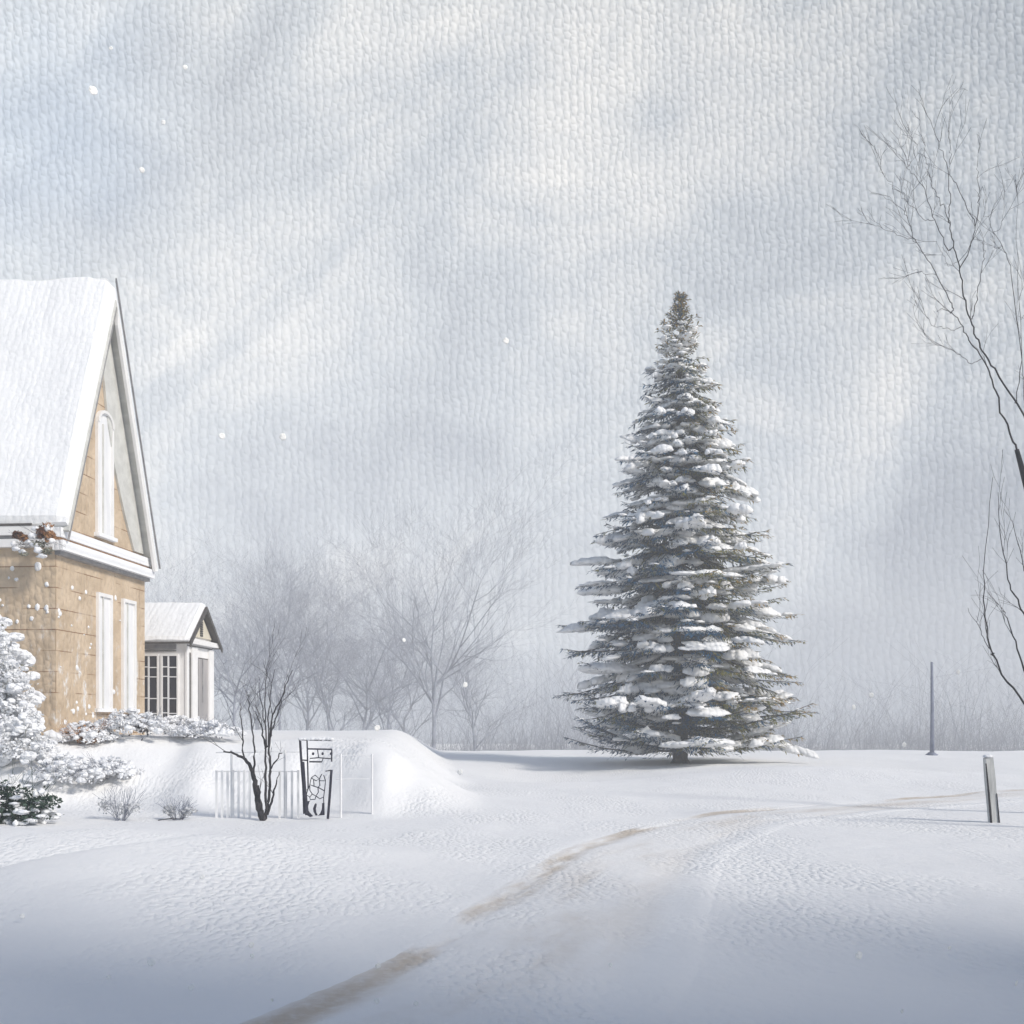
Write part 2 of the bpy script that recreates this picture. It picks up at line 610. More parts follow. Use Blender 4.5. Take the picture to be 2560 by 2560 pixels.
bright = [(600, 690, 0.15, 0.10, 30, 0.10), (1600, 150, 0.26, 0.20, 40, 0.13), (1450, 760, 0.20, 0.15, 50, 0.11), (260, 900, 0.14, 0.07, 10, 0.10), (2150, 250, 0.16, 0.14, 0, 0.06), (2080, 980, 0.12, 0.14, 0, 0.06)]
dark = [(120, 330, 0.20, 0.16, 30, 0.10), (1080, 1010, 0.20, 0.12, 40, 0.11), (2460, 1380, 0.20, 0.17, 10, 0.42), (2250, 1750, 0.36, 0.13, 0, 0.34), (760, 1250, 0.14, 0.10, 0, 0.16), (1250, 1780, 0.4, 0.10, 0, 0.26)]  # lower-right patches paint the corner's light falloff and haze into the cloud colour
for px, py, rx, ry, an, amt in bright:
    val = nt.math('ADD', val, nt.math('MULTIPLY', blob(px, py, rx, ry, an), amt))
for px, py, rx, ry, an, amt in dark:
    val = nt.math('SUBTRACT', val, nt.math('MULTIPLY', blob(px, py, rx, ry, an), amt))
ramp = nt.n('ShaderNodeValToRGB')
nt.set(ramp.inputs[0], val)
cr = ramp.color_ramp
cr.elements[0].position = 0.22
cr.elements[0].color = (0.40, 0.435, 0.49, 1)
cr.elements[1].position = 0.72
cr.elements[1].color = (0.86, 0.86, 0.845, 1)
e = cr.elements.new(0.48)
e.color = (0.60, 0.64, 0.68, 1)
gap = nt.math('MULTIPLY', blob(130, 330, 0.22, 0.14, 35), 0.32)
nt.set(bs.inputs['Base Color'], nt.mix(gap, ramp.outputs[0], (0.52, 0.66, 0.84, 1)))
bs.inputs['Roughness'].default_value = 1.0
bs.inputs['Specular IOR Level'].default_value = 0.0
wv = nt.mapping(uv, scale=(1 / 0.0072, 1 / 0.0088, 1))
nt.set(bs.inputs['Normal'], nt.bump(nt.pebble(wv, 0.40), 0.26, 0.8))
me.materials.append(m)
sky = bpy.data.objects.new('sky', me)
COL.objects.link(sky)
tag(sky, kind='structure')

# ------------------------------------------------------------------ house
RZ = -math.atan(0.08)
HC = Vector(((140 - 1280) / F * 24.0, 24.0, 0))
house = empty('stone_house', HC, RZ)
tag(house, 'tan stone house with a very steep snow covered roof and pointed gable', 'house')
WD, LN, EV, AP = 4.69, 15.0, 5.66, 11.52
b = MB()
b.prism_x([(0, -0.3), (WD, -0.3), (WD, EV), (WD / 2, AP), (0, EV)], -LN, 0)
wall = b.build('wall', M['tan_stone'], house)
sl = (AP - EV) / (WD / 2)


def slope(ov, off, th, x0, x1, back, ridge_ext=0.0):
    """cross-section of one roof slope: off = perpendicular lift, th = thickness"""
    nlen = math.hypot(sl, 1)
    ny, nz = -sl / nlen, 1 / nlen
    pts = [(-ov, EV - ov * sl), (WD / 2, AP)]
    lo = [(p[0] + ny * off, p[1] + nz * off) for p in pts]
    hi = [(p[0] + ny * (off + th), p[1] + nz * (off + th)) for p in pts]
    # meet on the ridge plane y = WD/2
    def to_ridge(p):
        dy = WD / 2 - p[0]
        return (WD / 2, p[1] + dy * sl)
    lo[1] = to_ridge(lo[1])
    hi[1] = to_ridge(hi[1])
    poly = [lo[0], lo[1], hi[1], hi[0]]
    if back:
        poly = [(WD - y, z) for y, z in poly][::-1]
    mb = MB()
    mb.prism_x(poly, x0, x1)
    return mb


rb = MB()
for bk in (False, True):
    s_ = slope(-0.06 if not bk else 0.02, 0.012, 0.08, -LN - 0.3, 0.30, bk)
    rb.add(s_.v, s_.f)
roof = rb.build('roof', M['grey_board'], house)


def snow_slope(mb, ov, lift, th, x0, x1, back, wd, ev, ap, nx, ny_, seed, amp=0.05):
    """lumpy snow sheet lying on one roof slope (a closed slab)"""
    s = (ap - ev) / (wd / 2)
    L = math.hypot(s, 1)
    nyv, nzv = -s / L, 1 / L
    o = len(mb.v)
    grid = []
    for side in (0, 1):
        for i in range(nx + 1):
            fx = i / nx
            x = x0 + (x1 - x0) * fx
            for j in range(ny_ + 1):
                fy = j / ny_
                yy = -ov + (wd / 2 + ov) * fy
                zz = ev + yy * s
                if side == 0:
                    q = lift
                else:
                    e = min(1.0, (fx * (x1 - x0)) / 0.12 + 0.3, ((1 - fx) * (x1 - x0)) / 0.10 + 0.55, fy / 0.05 + 0.55)
                    q = lift + th * e * (1 + amp * 4 * n3(x * 0.9 + seed, yy * 1.3 + zz * 0.35, seed)) + amp * 0.3 * n3(x * 4, zz * 4, seed)
                py_, pz_ = yy + nyv * q, zz + nzv * q
                if j == ny_:
                    dy = wd / 2 - py_
                    py_, pz_ = wd / 2, pz_ + dy * s
                if j == 0 and side == 1:
                    pz_ += 0.05 * n3(x * 2.2, seed)
                if back:
                    py_ = wd - py_
                mb.v.append(Vector((x, py_, pz_)))
    n1 = (nx + 1) * (ny_ + 1)

    def vid(side, i, j):
        return o + side * n1 + i * (ny_ + 1) + j
    for i in range(nx):
        for j in range(ny_):
            fa = (vid(1, i, j), vid(1, i + 1, j), vid(1, i + 1, j + 1), vid(1, i, j + 1))
            fb = (vid(0, i, j), vid(0, i, j + 1), vid(0, i + 1, j + 1), vid(0, i + 1, j))
            mb.f += [fa, fb] if not back else [fa[::-1], fb[::-1]]
            mb.m += [0, 0]
    for i in range(nx):
        for j in (0, ny_):
            mb.f.append((vid(0, i, j), vid(0, i + 1, j), vid(1, i + 1, j), vid(1, i, j)))
            mb.m.append(0)
    for j in range(ny_):
        for i in (0, nx):
            mb.f.append((vid(0, i, j), vid(0, i, j + 1), vid(1, i, j + 1), vid(1, i, j)))
            mb.m.append(0)


sb = MB()
snow_slope(sb, -0.10, 0.096, 0.20, -LN - 0.3, 0.27, False, WD, EV, AP, 70, 40, 1.3)
snow_slope(sb, 0.04, 0.096, 0.20, -LN - 0.3, 0.27, True, WD, EV, AP, 70, 40, 8.3)
sb.build('roof_snow', M['snow_roof'], roof)
# verge boards: a thin dark outer line and a white board under the far slope
vb = MB()
nlen = math.hypot(sl, 1)
for bk in (False, True):
    s_ = slope(0.03 if bk else 0.02, 0.255 if bk else 0.0, 0.03, 0.273, 0.315, bk)
    vb.add(s_.v, s_.f)
vb.build('verge_trim', M['lead_trim'], roof)
vb = MB()
s_ = slope(0.02, -0.13, 0.12, 0.262, 0.335, True)
vb.add(s_.v, s_.f)
vb.build('bargeboard', M['white_paint'], roof)

# cornice across the gable
cor = MB()
cor.box(0.0, 0.17, -0.12, WD + 0.05, 5.69, 5.90)
cor.box(0.0, 0.24, -0.16, WD + 0.08, 5.40, 5.615)
cornice = cor.build('cornice', M['snow_small'], house)
cor = MB()
cor.box(0.0, 0.12, -0.08, WD + 0.04, 5.616, 5.689)
cor.build('cornice_band', M['terracotta'], cornice)
cor = MB()
cor.box(0.0, 0.13, -0.06, WD + 0.03, 5.31, 5.399)
cor.build('cornice_soffit', M['lead_trim'], cornice)  # underside board, its dark grey painted in for the cornice's shadow
# eaves on the front: gutter and fascia
ev = MB()
ev.box(-LN, -0.01, -0.17, -0.003, 5.47, 5.64)
ev.box(-LN, -0.01, -0.20, -0.003, 5.722, 5.915)
fas = ev.build('fascia', M['white_paint'], house)
ev = MB()
ev.box(-LN, -0.01, -0.14, -0.003, 5.642, 5.720)
ev.build('soffit', M['lead_trim'], fas)
ev = MB()
ev.tube([(-LN, -0.20, 5.945), (-4, -0.205, 5.94), (-0.45, -0.2, 5.95)], 0.028, 8)
ev.build('gutter', M['dark_trim'], house)
# grey boarded band under the far rake of the gable
b = MB()
yb = lambda z: WD / 2 + (AP - z) / sl
zz = [6.0, 6.8, 7.8, 8.8, 9.8, 10.6]
wd_ = [0.62, 0.85, 1.0, 0.98, 0.80, 0.62]
for i in range(5):
    z0, z1 = zz[i], zz[i + 1]
    b.prism_x([(yb(z0) - wd_[i], z0), (yb(z0) - .03, z0), (yb(z1) - .03, z1), (yb(z1) - wd_[i + 1], z1)], 0.004, 0.06)
b.prism_x([(yb(zz[5]) - wd_[5], zz[5]), (yb(zz[5]) - .03, zz[5]), (WD / 2, AP - 0.1)], 0.004, 0.06)
b.build('rake_board', M['grey_board'], house)


def tall_window(y0, y1, z0, z1, arched, parent, pane_mat):
    """white framed tall window on the gable wall (plane x = 0)"""
    fr = MB()
    t = 0.085
    x1 = 0.075
    fr.box(0.002, x1, y0, y0 + t, z0, z1)
    fr.box(0.002, x1, y1 - t, y1, z0, z1)
    if arched:
        n = 10
        yc, r = (y0 + y1) / 2, (y1 - y0) / 2
        for i in range(n):
            a0, a1 = math.pi * i / n, math.pi * (i + 1) / n
            ring = []
            for a in (a0, a1):
                for rr in (r, r - t):
                    ring.append((yc - rr * math.cos(a), z1 + rr * 0.8 * math.sin(a)))
            q = [ring[0], ring[2], ring[3], ring[1]]
            fr.prism_x(q, 0.002, x1 + 0.02)
    else:
        fr.box(0.002, x1, y0 + t, y1 - t, z1 - t, z1)
    win = fr.build('window', M['white_paint'], parent)
    p = MB()
    if arched:
        pts = [(y0 + t, z0), (y1 - t, z0)] + [(yc + (r - t) * math.cos(math.pi * i / 12), z1 + (r - t) * 0.8 * math.sin(math.pi * i / 12)) for i in range(13)]
        p.prism_x(pts, 0.004, 0.030)
    else:
        p.box(0.004, 0.030, y0 + t, y1 - t, z0, z1 - t)
    p.build('blind', pane_mat, win)
    s = MB()
    s.box(0.002, 0.14, y0 - 0.06, y1 + 0.06, z0 - 0.09, z0 - 0.002)
    s.build('sill', M['snow_small'], win)
    bar = MB()
    bar.box(0.031, 0.062, (y0 + y1) / 2 - 0.02 - 0.12 * (y1 - y0), (y0 + y1) / 2 + 0.02 - 0.12 * (y1 - y0), z0, z1)
    bar.build('mullion', M['grey_board'], win)
    return win


tall_window(1.86, 2.72, 6.12, 8.75, True, house, M['blind'])
tall_window(1.90, 2.66, 1.98, 4.72, False, house, M['blind'])
tall_window(3.26, 4.02, 1.98, 4.72, False, house, M['blind'])
# snow blown against the walls
sp_ = MB()
rs = random.Random(3)
for i in range(70):
    if rs.random() < 0.6:
        y_ = rs.random() ** 1.4 * 3.4 + 0.1
        z_ = 1.2 + rs.random() ** 1.5 * 3.6
        r_ = rs.uniform(0.02, 0.075)
        if 1.8 < y_ < 2.75 and z_ > 1.9:
            continue
        sp_.blob((0.0, y_, z_), 0.03, r_, r_ * rs.uniform(0.7, 1.4), seg=9, ring=6)
    else:
        x_ = -rs.random() * 1.9 - 0.1
        z_ = 3.6 + rs.random() * 1.7
        r_ = rs.uniform(0.02, 0.08)
        sp_.blob((x_, 0.0, z_), r_, 0.03, r_ * rs.uniform(0.7, 1.4), seg=9, ring=6)
o = tag(sp_.build('wall_snow', M['snow_small'], wall, smooth=True), kind='stuff')

# ------------------------------------------------------------------ pavilion
PC = Vector(((464 - 1280) / F * 30.0, 30.0, 1.2))
pav = empty('garden_pavilion', PC, RZ)
tag(pav, 'small white pavilion with dark glazing and gabled snowy roof beside the house', 'pavilion')
PD, PL_ = 2.05, 3.2
Z = lambda z: z - 1.2
b = MB()
b.prism_x([(0, Z(0.8)), (PD, Z(0.8)), (PD, Z(3.93)), (PD / 2, Z(4.82)), (0, Z(3.93))], -PL_, 0)
pw = b.build('wall', M['white_paint'], pav)
rb = MB()
sl2 = (4.82 - 3.93) / (PD / 2)
for bk in (False, True):
    poly = [(-0.20, Z(3.93) - 0.2 * sl2 + 0.015), (PD / 2, Z(4.835)), (PD / 2, Z(4.895)), (-0.20, Z(3.93) - 0.2 * sl2 + 0.07)]
    if bk:
        poly = [(PD - y, z) for y, z in poly][::-1]
    rb.prism_x(poly, -PL_, 0.20)
prf = rb.build('roof', M['dark_trim'], pav)
sb = MB()
snow_slope(sb, 0.16, 0.052, 0.10, -PL_, 0.17, False, PD, Z(3.93), Z(4.82), 30, 14, 2.1, 0.04)
snow_slope(sb, 0.16, 0.052, 0.10, -PL_, 0.17, True, PD, Z(3.93), Z(4.82), 30, 14, 5.1, 0.04)
sb.build('roof_snow', M['snow_roof'], prf)
vb = MB()
for bk in (False, True):
    poly = [(-0.24, Z(3.93) - 0.24 * sl2 - 0.045), (PD / 2, Z(4.775)), (PD / 2, Z(4.90)), (-0.24, Z(3.93) - 0.24 * sl2 + 0.075)]
    if bk:
        poly = [(PD - y, z) for y, z in poly][::-1]
    vb.prism_x(poly, 0.203, 0.24)
vb.build('bargeboard', M['dark_trim'], prf)
# pediment panel and louvre
b = MB()
b.prism_x([(0.16, Z(4.02)), (PD - 0.16, Z(4.02)), (PD / 2, Z(4.72))], 0.002, 0.05)
ped = b.build('pediment', M['cream'], pav)
b = MB()
for k in range(7):
    zz = Z(4.06) + k * 0.062
    b.box(0.052, 0.075, PD / 2 - 0.08, PD / 2 + 0.11, zz, zz + 0.045)
b.build('louvre', M['dark_trim'], ped)
b = MB()
b.box(0.0, 0.17, -0.12, PD + 0.12, Z(3.80), Z(3.93))
b.box(-PL_, -0.003, -0.17, -0.003, Z(3.78), Z(3.86))
b.build('cornice', M['white_paint'], pav)
b = MB()
b.box(-PL_, -0.26, -0.06, -0.003, Z(3.64), Z(3.775))
b.build('frieze', M['lead_trim'], pav)
b = MB()
b.box(-PL_, -0.26, -0.035, -0.003, Z(3.58), Z(3.60))
b.box(0.003, 0.03, 0.1, PD - 0.05, Z(3.74), Z(3.765))
b.build('string_line', M['dark_trim'], pav)


def pav_window(x0, x1, z0, z1):
    fr = MB()
    t = 0.05
    fr.box(x0 - t, x0, -0.05, -0.002, z0, z1)
    fr.box(x1, x1 + t, -0.05, -0.002, z0, z1)
    fr.box(x0 - t, x1 + t, -0.05, -0.002, z1, z1 + t)
    fr.box(x0 - t, x1 + t, -0.08, -0.002, z0 - t, z0)
    w = fr.build('window', M['white_paint'], pav)
    p = MB()
    p.box(x0, x1, -0.012, -0.003, z0, z1)
    p.build('pane', M['glass'], w)
    mb = MB()
    xs = x0 + (x1 - x0) * 0.40
    mb.box(xs - 0.022, xs + 0.022, -0.035, -0.013, z0, z1)
    for q in (0.16, 0.30, 0.62, 0.84):
        zz = z1 - (z1 - z0) * q
        mb.box(x0, xs - 0.023, -0.033, -0.013, zz - 0.014, zz + 0.014)
        mb.box(xs + 0.023, x1, -0.033, -0.013, zz - 0.03, zz - 0.002)
    mb.build('mullion', M['blind'], w)
    s = MB()
    for i in range(7):
        s.blob((x0 + (x1 - x0) * i / 6, -0.07, z0 + random.uniform(-0.01, 0.05)), 0.06, 0.05, random.uniform(0.04, 0.10))
    s.build('sill_snow', M['snow_small'], w, smooth=True)


pav_window(-0.634, -0.235, Z(1.60), Z(3.45))
pav_window(-1.19, -0.79, Z(1.60), Z(3.45))
pav_window(-1.78, -1.36, Z(1.60), Z(3.45))
# gable end: a dark narrow gap and one tall misted window between pilasters
b = MB()
b.box(0.002, 0.012, 0.15, 0.36, Z(1.36), Z(3.56))
b.build('side_light', M['dark_trim'], pav)
fr = MB()
fr.box(0.002, 0.012, 0.80, 0.93, Z(1.42), Z(3.46))
fr.box(0.002, 0.012, 0.93, 1.69, Z(3.43), Z(3.46))
w = fr.build('window', M['dark_trim'], pav)
p = MB()
p.box(0.002, 0.010, 0.93, 1.69, Z(1.42), Z(3.43))
p.build('pane', M['misted_glass'], w)
p = MB()
p.box(0.011, 0.03, 1.22, 1.27, Z(2.2), Z(3.43))
p.build('mullion', M['lead_trim'], w)
b = MB()
for y0, y1 in ((-0.03, 0.14), (0.37, 0.79), (1.70, PD + 0.03)):
    b.box(0.0, 0.05, y0, y1, Z(1.30), Z(3.72))
b.build('pilaster', M['white_paint'], pav)
b = MB()
b.box(-0.1, 0.24, -0.12, PD + 0.6, Z(1.20), Z(1.245))
plinth = b.build('plinth', M['dark_trim'], pav)
b = MB()
b.box(-0.1, 0.27, -0.14, PD + 0.63, Z(1.246), Z(1.31))
b.build('plinth_snow', M['snow_small'], plinth)
b = MB()
for y0 in (0.1, 0.62, 0.9):
    b.tube([(0.26, y0, Z(1.2)), (0.28, y0 + 0.03, Z(1.08))], 0.022, 6)
b.tube([(0.27, 0.1, Z(1.1)), (0.28, 0.95, Z(1.07))], 0.018, 6)
b.build('bracket', M['dark_trim'], plinth)

# ------------------------------------------------------------------ spruce
SD = 44.0
K = SD / F
prof = [(735, 8, 8), (760, 20, 16), (800, 45, 25), (836, 57, 45), (911, 85, 70), (1027, 120, 125), (1127, 150, 170), (1239, 185, 200), (1291, 228, 210), (1381, 250, 250), (1441, 248, 265), (1538, 295, 288), (1609, 292, 290), (1669, 308, 300), (1740, 290, 308), (1822, 296, 330), (1870, 300, 335)]


def prof_at(py):
    for a, b_ in zip(prof, prof[1:]):
        if a[0] <= py <= b_[0]:
            t = (py - a[0]) / (b_[0] - a[0])
            return a[1] + (b_[1] - a[1]) * t, a[2] + (b_[2] - a[2]) * t
    return (prof[0][1:] if py < prof[0][0] else prof[-1][1:])


sx = (1700 - 1280) / F * SD
sz = g(sx, SD)
spruce = empty('spruce_tree', (sx, SD, sz))
tag(spruce, 'tall snow laden spruce standing alone in the white field', 'tree')
TOP = (CAMH + (HOR - 735) * K) - sz


def make_spruce(seed):
    rs = random.Random(seed)
    nb, snow, wood = MB(), MB(), MB()

    def blade(p, d, ln, w, mi):
        d = d.normalized()
        s = d.cross(Vector((rs.uniform(-.5, .5), rs.uniform(-.5, .5), 1))).normalized()
        q = p + d * ln
        mid = p + d * ln * 0.45 + Vector((0, 0, 0.01))
        nb.add([p, mid + s * w, q, mid - s * w], [(0, 1, 2, 3)], mi)

    py = 1866.0
    row = 0
    while py > 742:
        z0 = CAMH + (HOR - py) * K - sz
        hl, hr = prof_at(py)
        ravg = 0.5 * (hl + hr) * K
        nbr = int(5 + 5.0 * min(1, ravg / 3.0)) + rs.randint(0, 2)
        a0 = rs.uniform(0, 6.28)
        for k in range(nbr):
            az = a0 + 6.283 * k / nbr + rs.uniform(-0.25, 0.25)
            c = math.cos(az)
            rad = (hr if c > 0 else hl) * K * abs(c) + ravg * (1 - abs(c))
            L = rad * rs.uniform(0.62, 1.06)
            if rs.random() < 0.12:
                L *= rs.uniform(1.0, 1.08)
            if L < 0.05:
                continue
            dx, dy = math.cos(az), math.sin(az)
            side = Vector((-dy, dx, 0))
            droop = rs.uniform(0.16, 0.48) if py > 900 else rs.uniform(-0.45, 0.0)
            if py > 1760:
                droop *= 0.25
            curl = rs.uniform(0.10, 0.22) if py > 900 else 0.05
            z1 = z0 + rs.uniform(-0.34, 0.30) + (0.30 * droop * L)

            def at(s):
                return Vector((dx * L * s, dy * L * s, z1 - droop * L * s * 1.5 + curl * L * s * s * 1.4 + 0.04 * math.sin(s * 9 + a0)))
            pts = [at(i / 6) for i in range(7)]
            wood.tube(pts, [max(0.008, 0.035 * L / 4 * (1 - i / 6.5) + 0.006) for i in range(7)], 4)
            right = c > 0.15  # warm side light painted in: right-hand needles turn olive, their tips rust
            nt_ = max(4, int(L / 0.19))
            for i in range(nt_):
                s = 0.10 + 0.90 * (i + rs.random()) / nt_
                s = min(s, 1.0)
                base = at(s)
                fw = (at(min(1, s + 0.05)) - at(s - 0.05)).normalized()
                tl = min(0.95, (0.30 * L * (1 - s) ** 0.8 + 0.13)) * rs.uniform(0.6, 1.15)
                for sg in (-1, 1):
                    td = (side * sg * rs.uniform(0.75, 1.1) + fw * rs.uniform(0.5, 1.0) + Vector((0, 0, rs.uniform(-0.30, 0.02)))).normalized()
                    nbl = max(2, int(tl / 0.10))
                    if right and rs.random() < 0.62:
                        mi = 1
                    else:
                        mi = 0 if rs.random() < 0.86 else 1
                    for q in range(nbl):
                        f = (q + rs.random()) / nbl
                        pp = base + td * (tl * f) + Vector((0, 0, -0.10 * tl * f * f))
                        bd = td + side * rs.uniform(-0.7, 0.7) + fw * rs.uniform(-0.3, 0.8) + Vector((0, 0, rs.uniform(-0.75, 0.15)))
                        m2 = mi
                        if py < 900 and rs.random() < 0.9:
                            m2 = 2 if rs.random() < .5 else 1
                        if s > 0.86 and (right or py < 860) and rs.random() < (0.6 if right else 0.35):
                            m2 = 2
                        blade(pp, bd, rs.uniform(0.14, 0.30) * (0.7 if L < 1 else 1), rs.uniform(0.020, 0.038), m2)
                # needles on the main stem
                for q in range(2):
                    bd = fw + side * rs.uniform(-0.9, 0.9) + Vector((0, 0, rs.uniform(-0.7, 0.5)))
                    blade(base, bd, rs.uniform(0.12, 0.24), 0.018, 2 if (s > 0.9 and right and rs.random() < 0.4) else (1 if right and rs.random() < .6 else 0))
            # snow lying on the branch
            if py > 850:
                amt = rs.random()
                npad = 1 if amt < 0.6 else 2
                if py > 1000 and amt > 0.22 or L < 1.3 and amt > .4:
                    for q in range(npad):
                        s = rs.uniform(0.30, 0.93)
                        c0 = at(s)
                        half = min(0.72, 0.30 * L * (1.15 - s) + 0.08) * rs.uniform(0.5, 1.3)
                        lnz = min(1.15, 0.24 * L + 0.10) * rs.uniform(0.5, 1.3)
                        if abs(dy) > 0.55:
                            lnz, half = lnz * 0.6, half * 1.35
                        thk = min(0.22, 0.06 + 0.045 * L) * rs.uniform(0.5, 1.3)
                        tl_ = (at(min(1, s + .1)) - at(s - .1)).normalized()
                        nn = tl_.cross(side) * -1
                        if nn.z < 0:
                            nn = -nn
                        nn = (nn + Vector((0, 0, 0.2))).normalized()
                        tl_ = (tl_ - nn * tl_.dot(nn)).normalized()
                        o0 = len(snow.v)
                        for k_ in range(rs.randint(5, 8)):
                            u_, w_ = rs.gauss(0, .42), rs.gauss(0, .42)
                            f_ = rs.uniform(.38, .72) * (1 - .35 * min(1, math.hypot(u_, w_)))
                            snow.blob((lnz * u_, half * w_, -thk * .5 * (u_ * u_ + w_ * w_)), lnz * f_, half * f_, thk * rs.uniform(.7, 1.1) * (.5 + f_), rough=0.34, seg=10, ring=6, fr=1.9, flat=0.45)
                        for vi in range(o0, len(snow.v)):
                            v_ = snow.v[vi]
                            snow.v[vi] = c0 + tl_ * v_.x + side * v_.y + nn * v_.z + Vector((0, 0, 0.03))
                for q in range(rs.randint(0, 3)):
                    s = rs.uniform(0.25, 0.97)
                    c0 = at(s) + side * rs.uniform(-0.3, 0.3) * L * 0.3 * (1.1 - s)
                    r_ = rs.uniform(0.05, 0.14)
                    snow.blob(c0 + Vector((0, 0, 0.04)), r_ * 1.7, r_ * 1.2, r_ * 0.6, rough=0.25, seg=8, ring=5, flat=0.5)
        row += 1
        if py > 950:
            py -= (34 if row % 3 == 0 else 13) * rs.uniform(0.85, 1.15) * (1.0 if py > 1250 else 0.85)
        else:
            py -= 12
    tr = MB()
    hs = [i / 14 for i in range(15)]
    tr.tube([(0.05 * math.sin(h * 7), 0.04 * math.cos(h * 5) - 0.04, -0.4 + (TOP + 0.3) * h) for h in hs], [0.30 * (1 - h) ** 0.85 + 0.012 for h in hs], 9)
    for k in range(6):
        a = k * 1.05 + 0.3
        tr.tube([(0, 0, 0.45), (0.22 * math.cos(a), 0.22 * math.sin(a), 0.12), (0.5 * math.cos(a), 0.5 * math.sin(a), -0.15)], [0.16, 0.12, 0.04], 6)
    return tr, wood, nb, snow


tr, wood, nb, snow = make_spruce(11)
trk = tr.build('trunk', M['bark_spruce'], spruce, smooth=True)
wood.build('branches', M['bark_spruce'], spruce)
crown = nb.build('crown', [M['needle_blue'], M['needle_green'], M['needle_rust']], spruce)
snow.build('crown_snow', M['snow_pad'], crown, smooth=True)

# unseen spruces added behind the camera on the right to shade the near snow
shade = [(6.5, -4.6, 0.80), (10.0, -3.4, 0.84), (13.5, -4.4, 0.86), (17, -3.0, 0.84), (20.5, -4.2, 0.88), (24.0, -3.0, 0.86), (28.0, -4.2, 0.90), (32.0, -2.8, 0.9), (36.5, -4.4, 0.9),
         (13.0, -9.5, 1.0), (19.0, -10.0, 1.04), (25.5, -9.5, 1.05), (32.5, -10, 1.06)]
ordn = ['first', 'second', 'third', 'fourth', 'fifth', 'sixth', 'seventh', 'eighth', 'last']
sh_lab = ['%s snowy spruce of the front row along the wood edge beside the field' % o_ for o_ in ordn] + ['%s snowy spruce of the back row behind the wood edge' % o_ for o_ in ('first', 'second', 'third', 'last')]
for i, (x, y, s) in enumerate(shade):
    c = copy_tree(spruce, (x, y, g(x, y)), i * 1.3, s)
    tag(c, sh_lab[i], 'tree', 'spruces at the wood edge')


# ------------------------------------------------------------------ bare trees
def twigs(mb, rs, p, d, ln, r, depth, spread=0.5, seg=4, sides=4, gnarl=0.16, up=0.05):
    pts, rad = [Vector(p)], [r]
    cur, dr = Vector(p), Vector(d).normalized()
    for i in range(seg):
        dr = (dr + Vector((rs.gauss(0, gnarl), rs.gauss(0, gnarl), rs.gauss(0, gnarl) + up))).normalized()
        cur = cur + dr * (ln / seg)
        pts.append(cur.copy())
        rad.append(max(r * (1 - 0.75 * (i + 1) / seg), 0.0025))
        if depth > 0 and i >= 0:
            nch = 1 if rs.random() < 0.75 else 2
            if i == seg - 1:
                nch = 2
            for _ in range(nch):
                ax = Vector((rs.uniform(-1, 1), rs.uniform(-1, 1), rs.uniform(-0.4, 0.7)))
                nd = (dr + ax * spread).normalized()
                twigs(mb, rs, cur, nd, ln * rs.uniform(0.5, 0.72), rad[-1] * 0.72, depth - 1, spread, max(2, seg - 1), max(3, sides - 1), gnarl, up)
    mb.tube(pts, rad, sides, cap=False)


def traced(mb, rs, pts, d0, r0, r1, depth_amp=0.8, twig=3, sides=5, net=None, thin=1.0):
    """one limb; it starts on the nearest limb already built and spreads in depth"""
    pts = [tuple(p) for p in pts]
    ds = d0
    if net:
        q = min(net, key=lambda k: (k[0] - pts[0][0]) ** 2 + (k[1] - pts[0][1]) ** 2)
        ds = q[2]
        if math.hypot(q[0] - pts[0][0], q[1] - pts[0][1]) > 3:
            pts = [(q[0], q[1])] + pts
    n = len(pts)
    amp = rs.uniform(-depth_amp, depth_amp)
    fine = []
    for i in range(n - 1):
        for k in range(4):
            t = k / 4
            px = pts[i][0] + (pts[i + 1][0] - pts[i][0]) * t
            py = pts[i][1] + (pts[i + 1][1] - pts[i][1]) * t
            d = ds + amp * (i + t) / (n - 1)
            q = P(px, py, d)
            if k:
                q += Vector((rs.gauss(0, .008), rs.gauss(0, .03), rs.gauss(0, .008)))
            fine.append(q)
            if net is not None:
                net.append((px, py, d))
    fine.append(P(*pts[-1], ds + amp))
    m_ = len(fine)
    rad = [(r0 + (r1 - r0) * i / (m_ - 1)) * thin for i in range(m_)]
    mb.tube(fine, rad, sides)
    for _ in range(twig):
        i = rs.randint(m_ // 3, m_ - 2)
        dr = (fine[i + 1] - fine[i]).normalized()
        nd = dr + Vector((rs.uniform(-.6, .6), rs.uniform(-.8, .8), rs.uniform(-0.2, .5)))
        twigs(mb, rs, fine[i], nd, rs.uniform(0.25, 0.7), max(0.004, rad[i] * 0.55), 1, 0.5, 3, 3)


q6 = lambda x, y: (2060 + x * .2588, 200 + y * .2588)
q7 = lambda x, y: (2060 + x * .3623, 700 + y * .3623)
q8 = lambda x, y: (1960 + x * .3623, 1400 + y * .3623)
TD = 20.0
tb = on_ground(2700, TD)
tree = empty('bare_tree', tb)
tag(tree, 'leafless dark tree whose thin limbs reach in from the right edge', 'tree')
rs = random.Random(21)
cm, tm = MB(), MB()
trunk_pts = [(2705, 2050), (2690, 1850), (2655, 1600), (2610, 1380), (2565, 1210), q7(1330, 1170)]
tw = [P(px, py, TD) for px, py in trunk_pts]
net = []
for (x0_, y0_), (x1_, y1_) in zip(trunk_pts, trunk_pts[1:]):
    net += [(x0_ + (x1_ - x0_) * t / 8, y0_ + (y1_ - y0_) * t / 8, TD) for t in range(9)]
tm.tube(tw, [0.16, 0.13, 0.105, 0.085, 0.06, 0.042], 8)
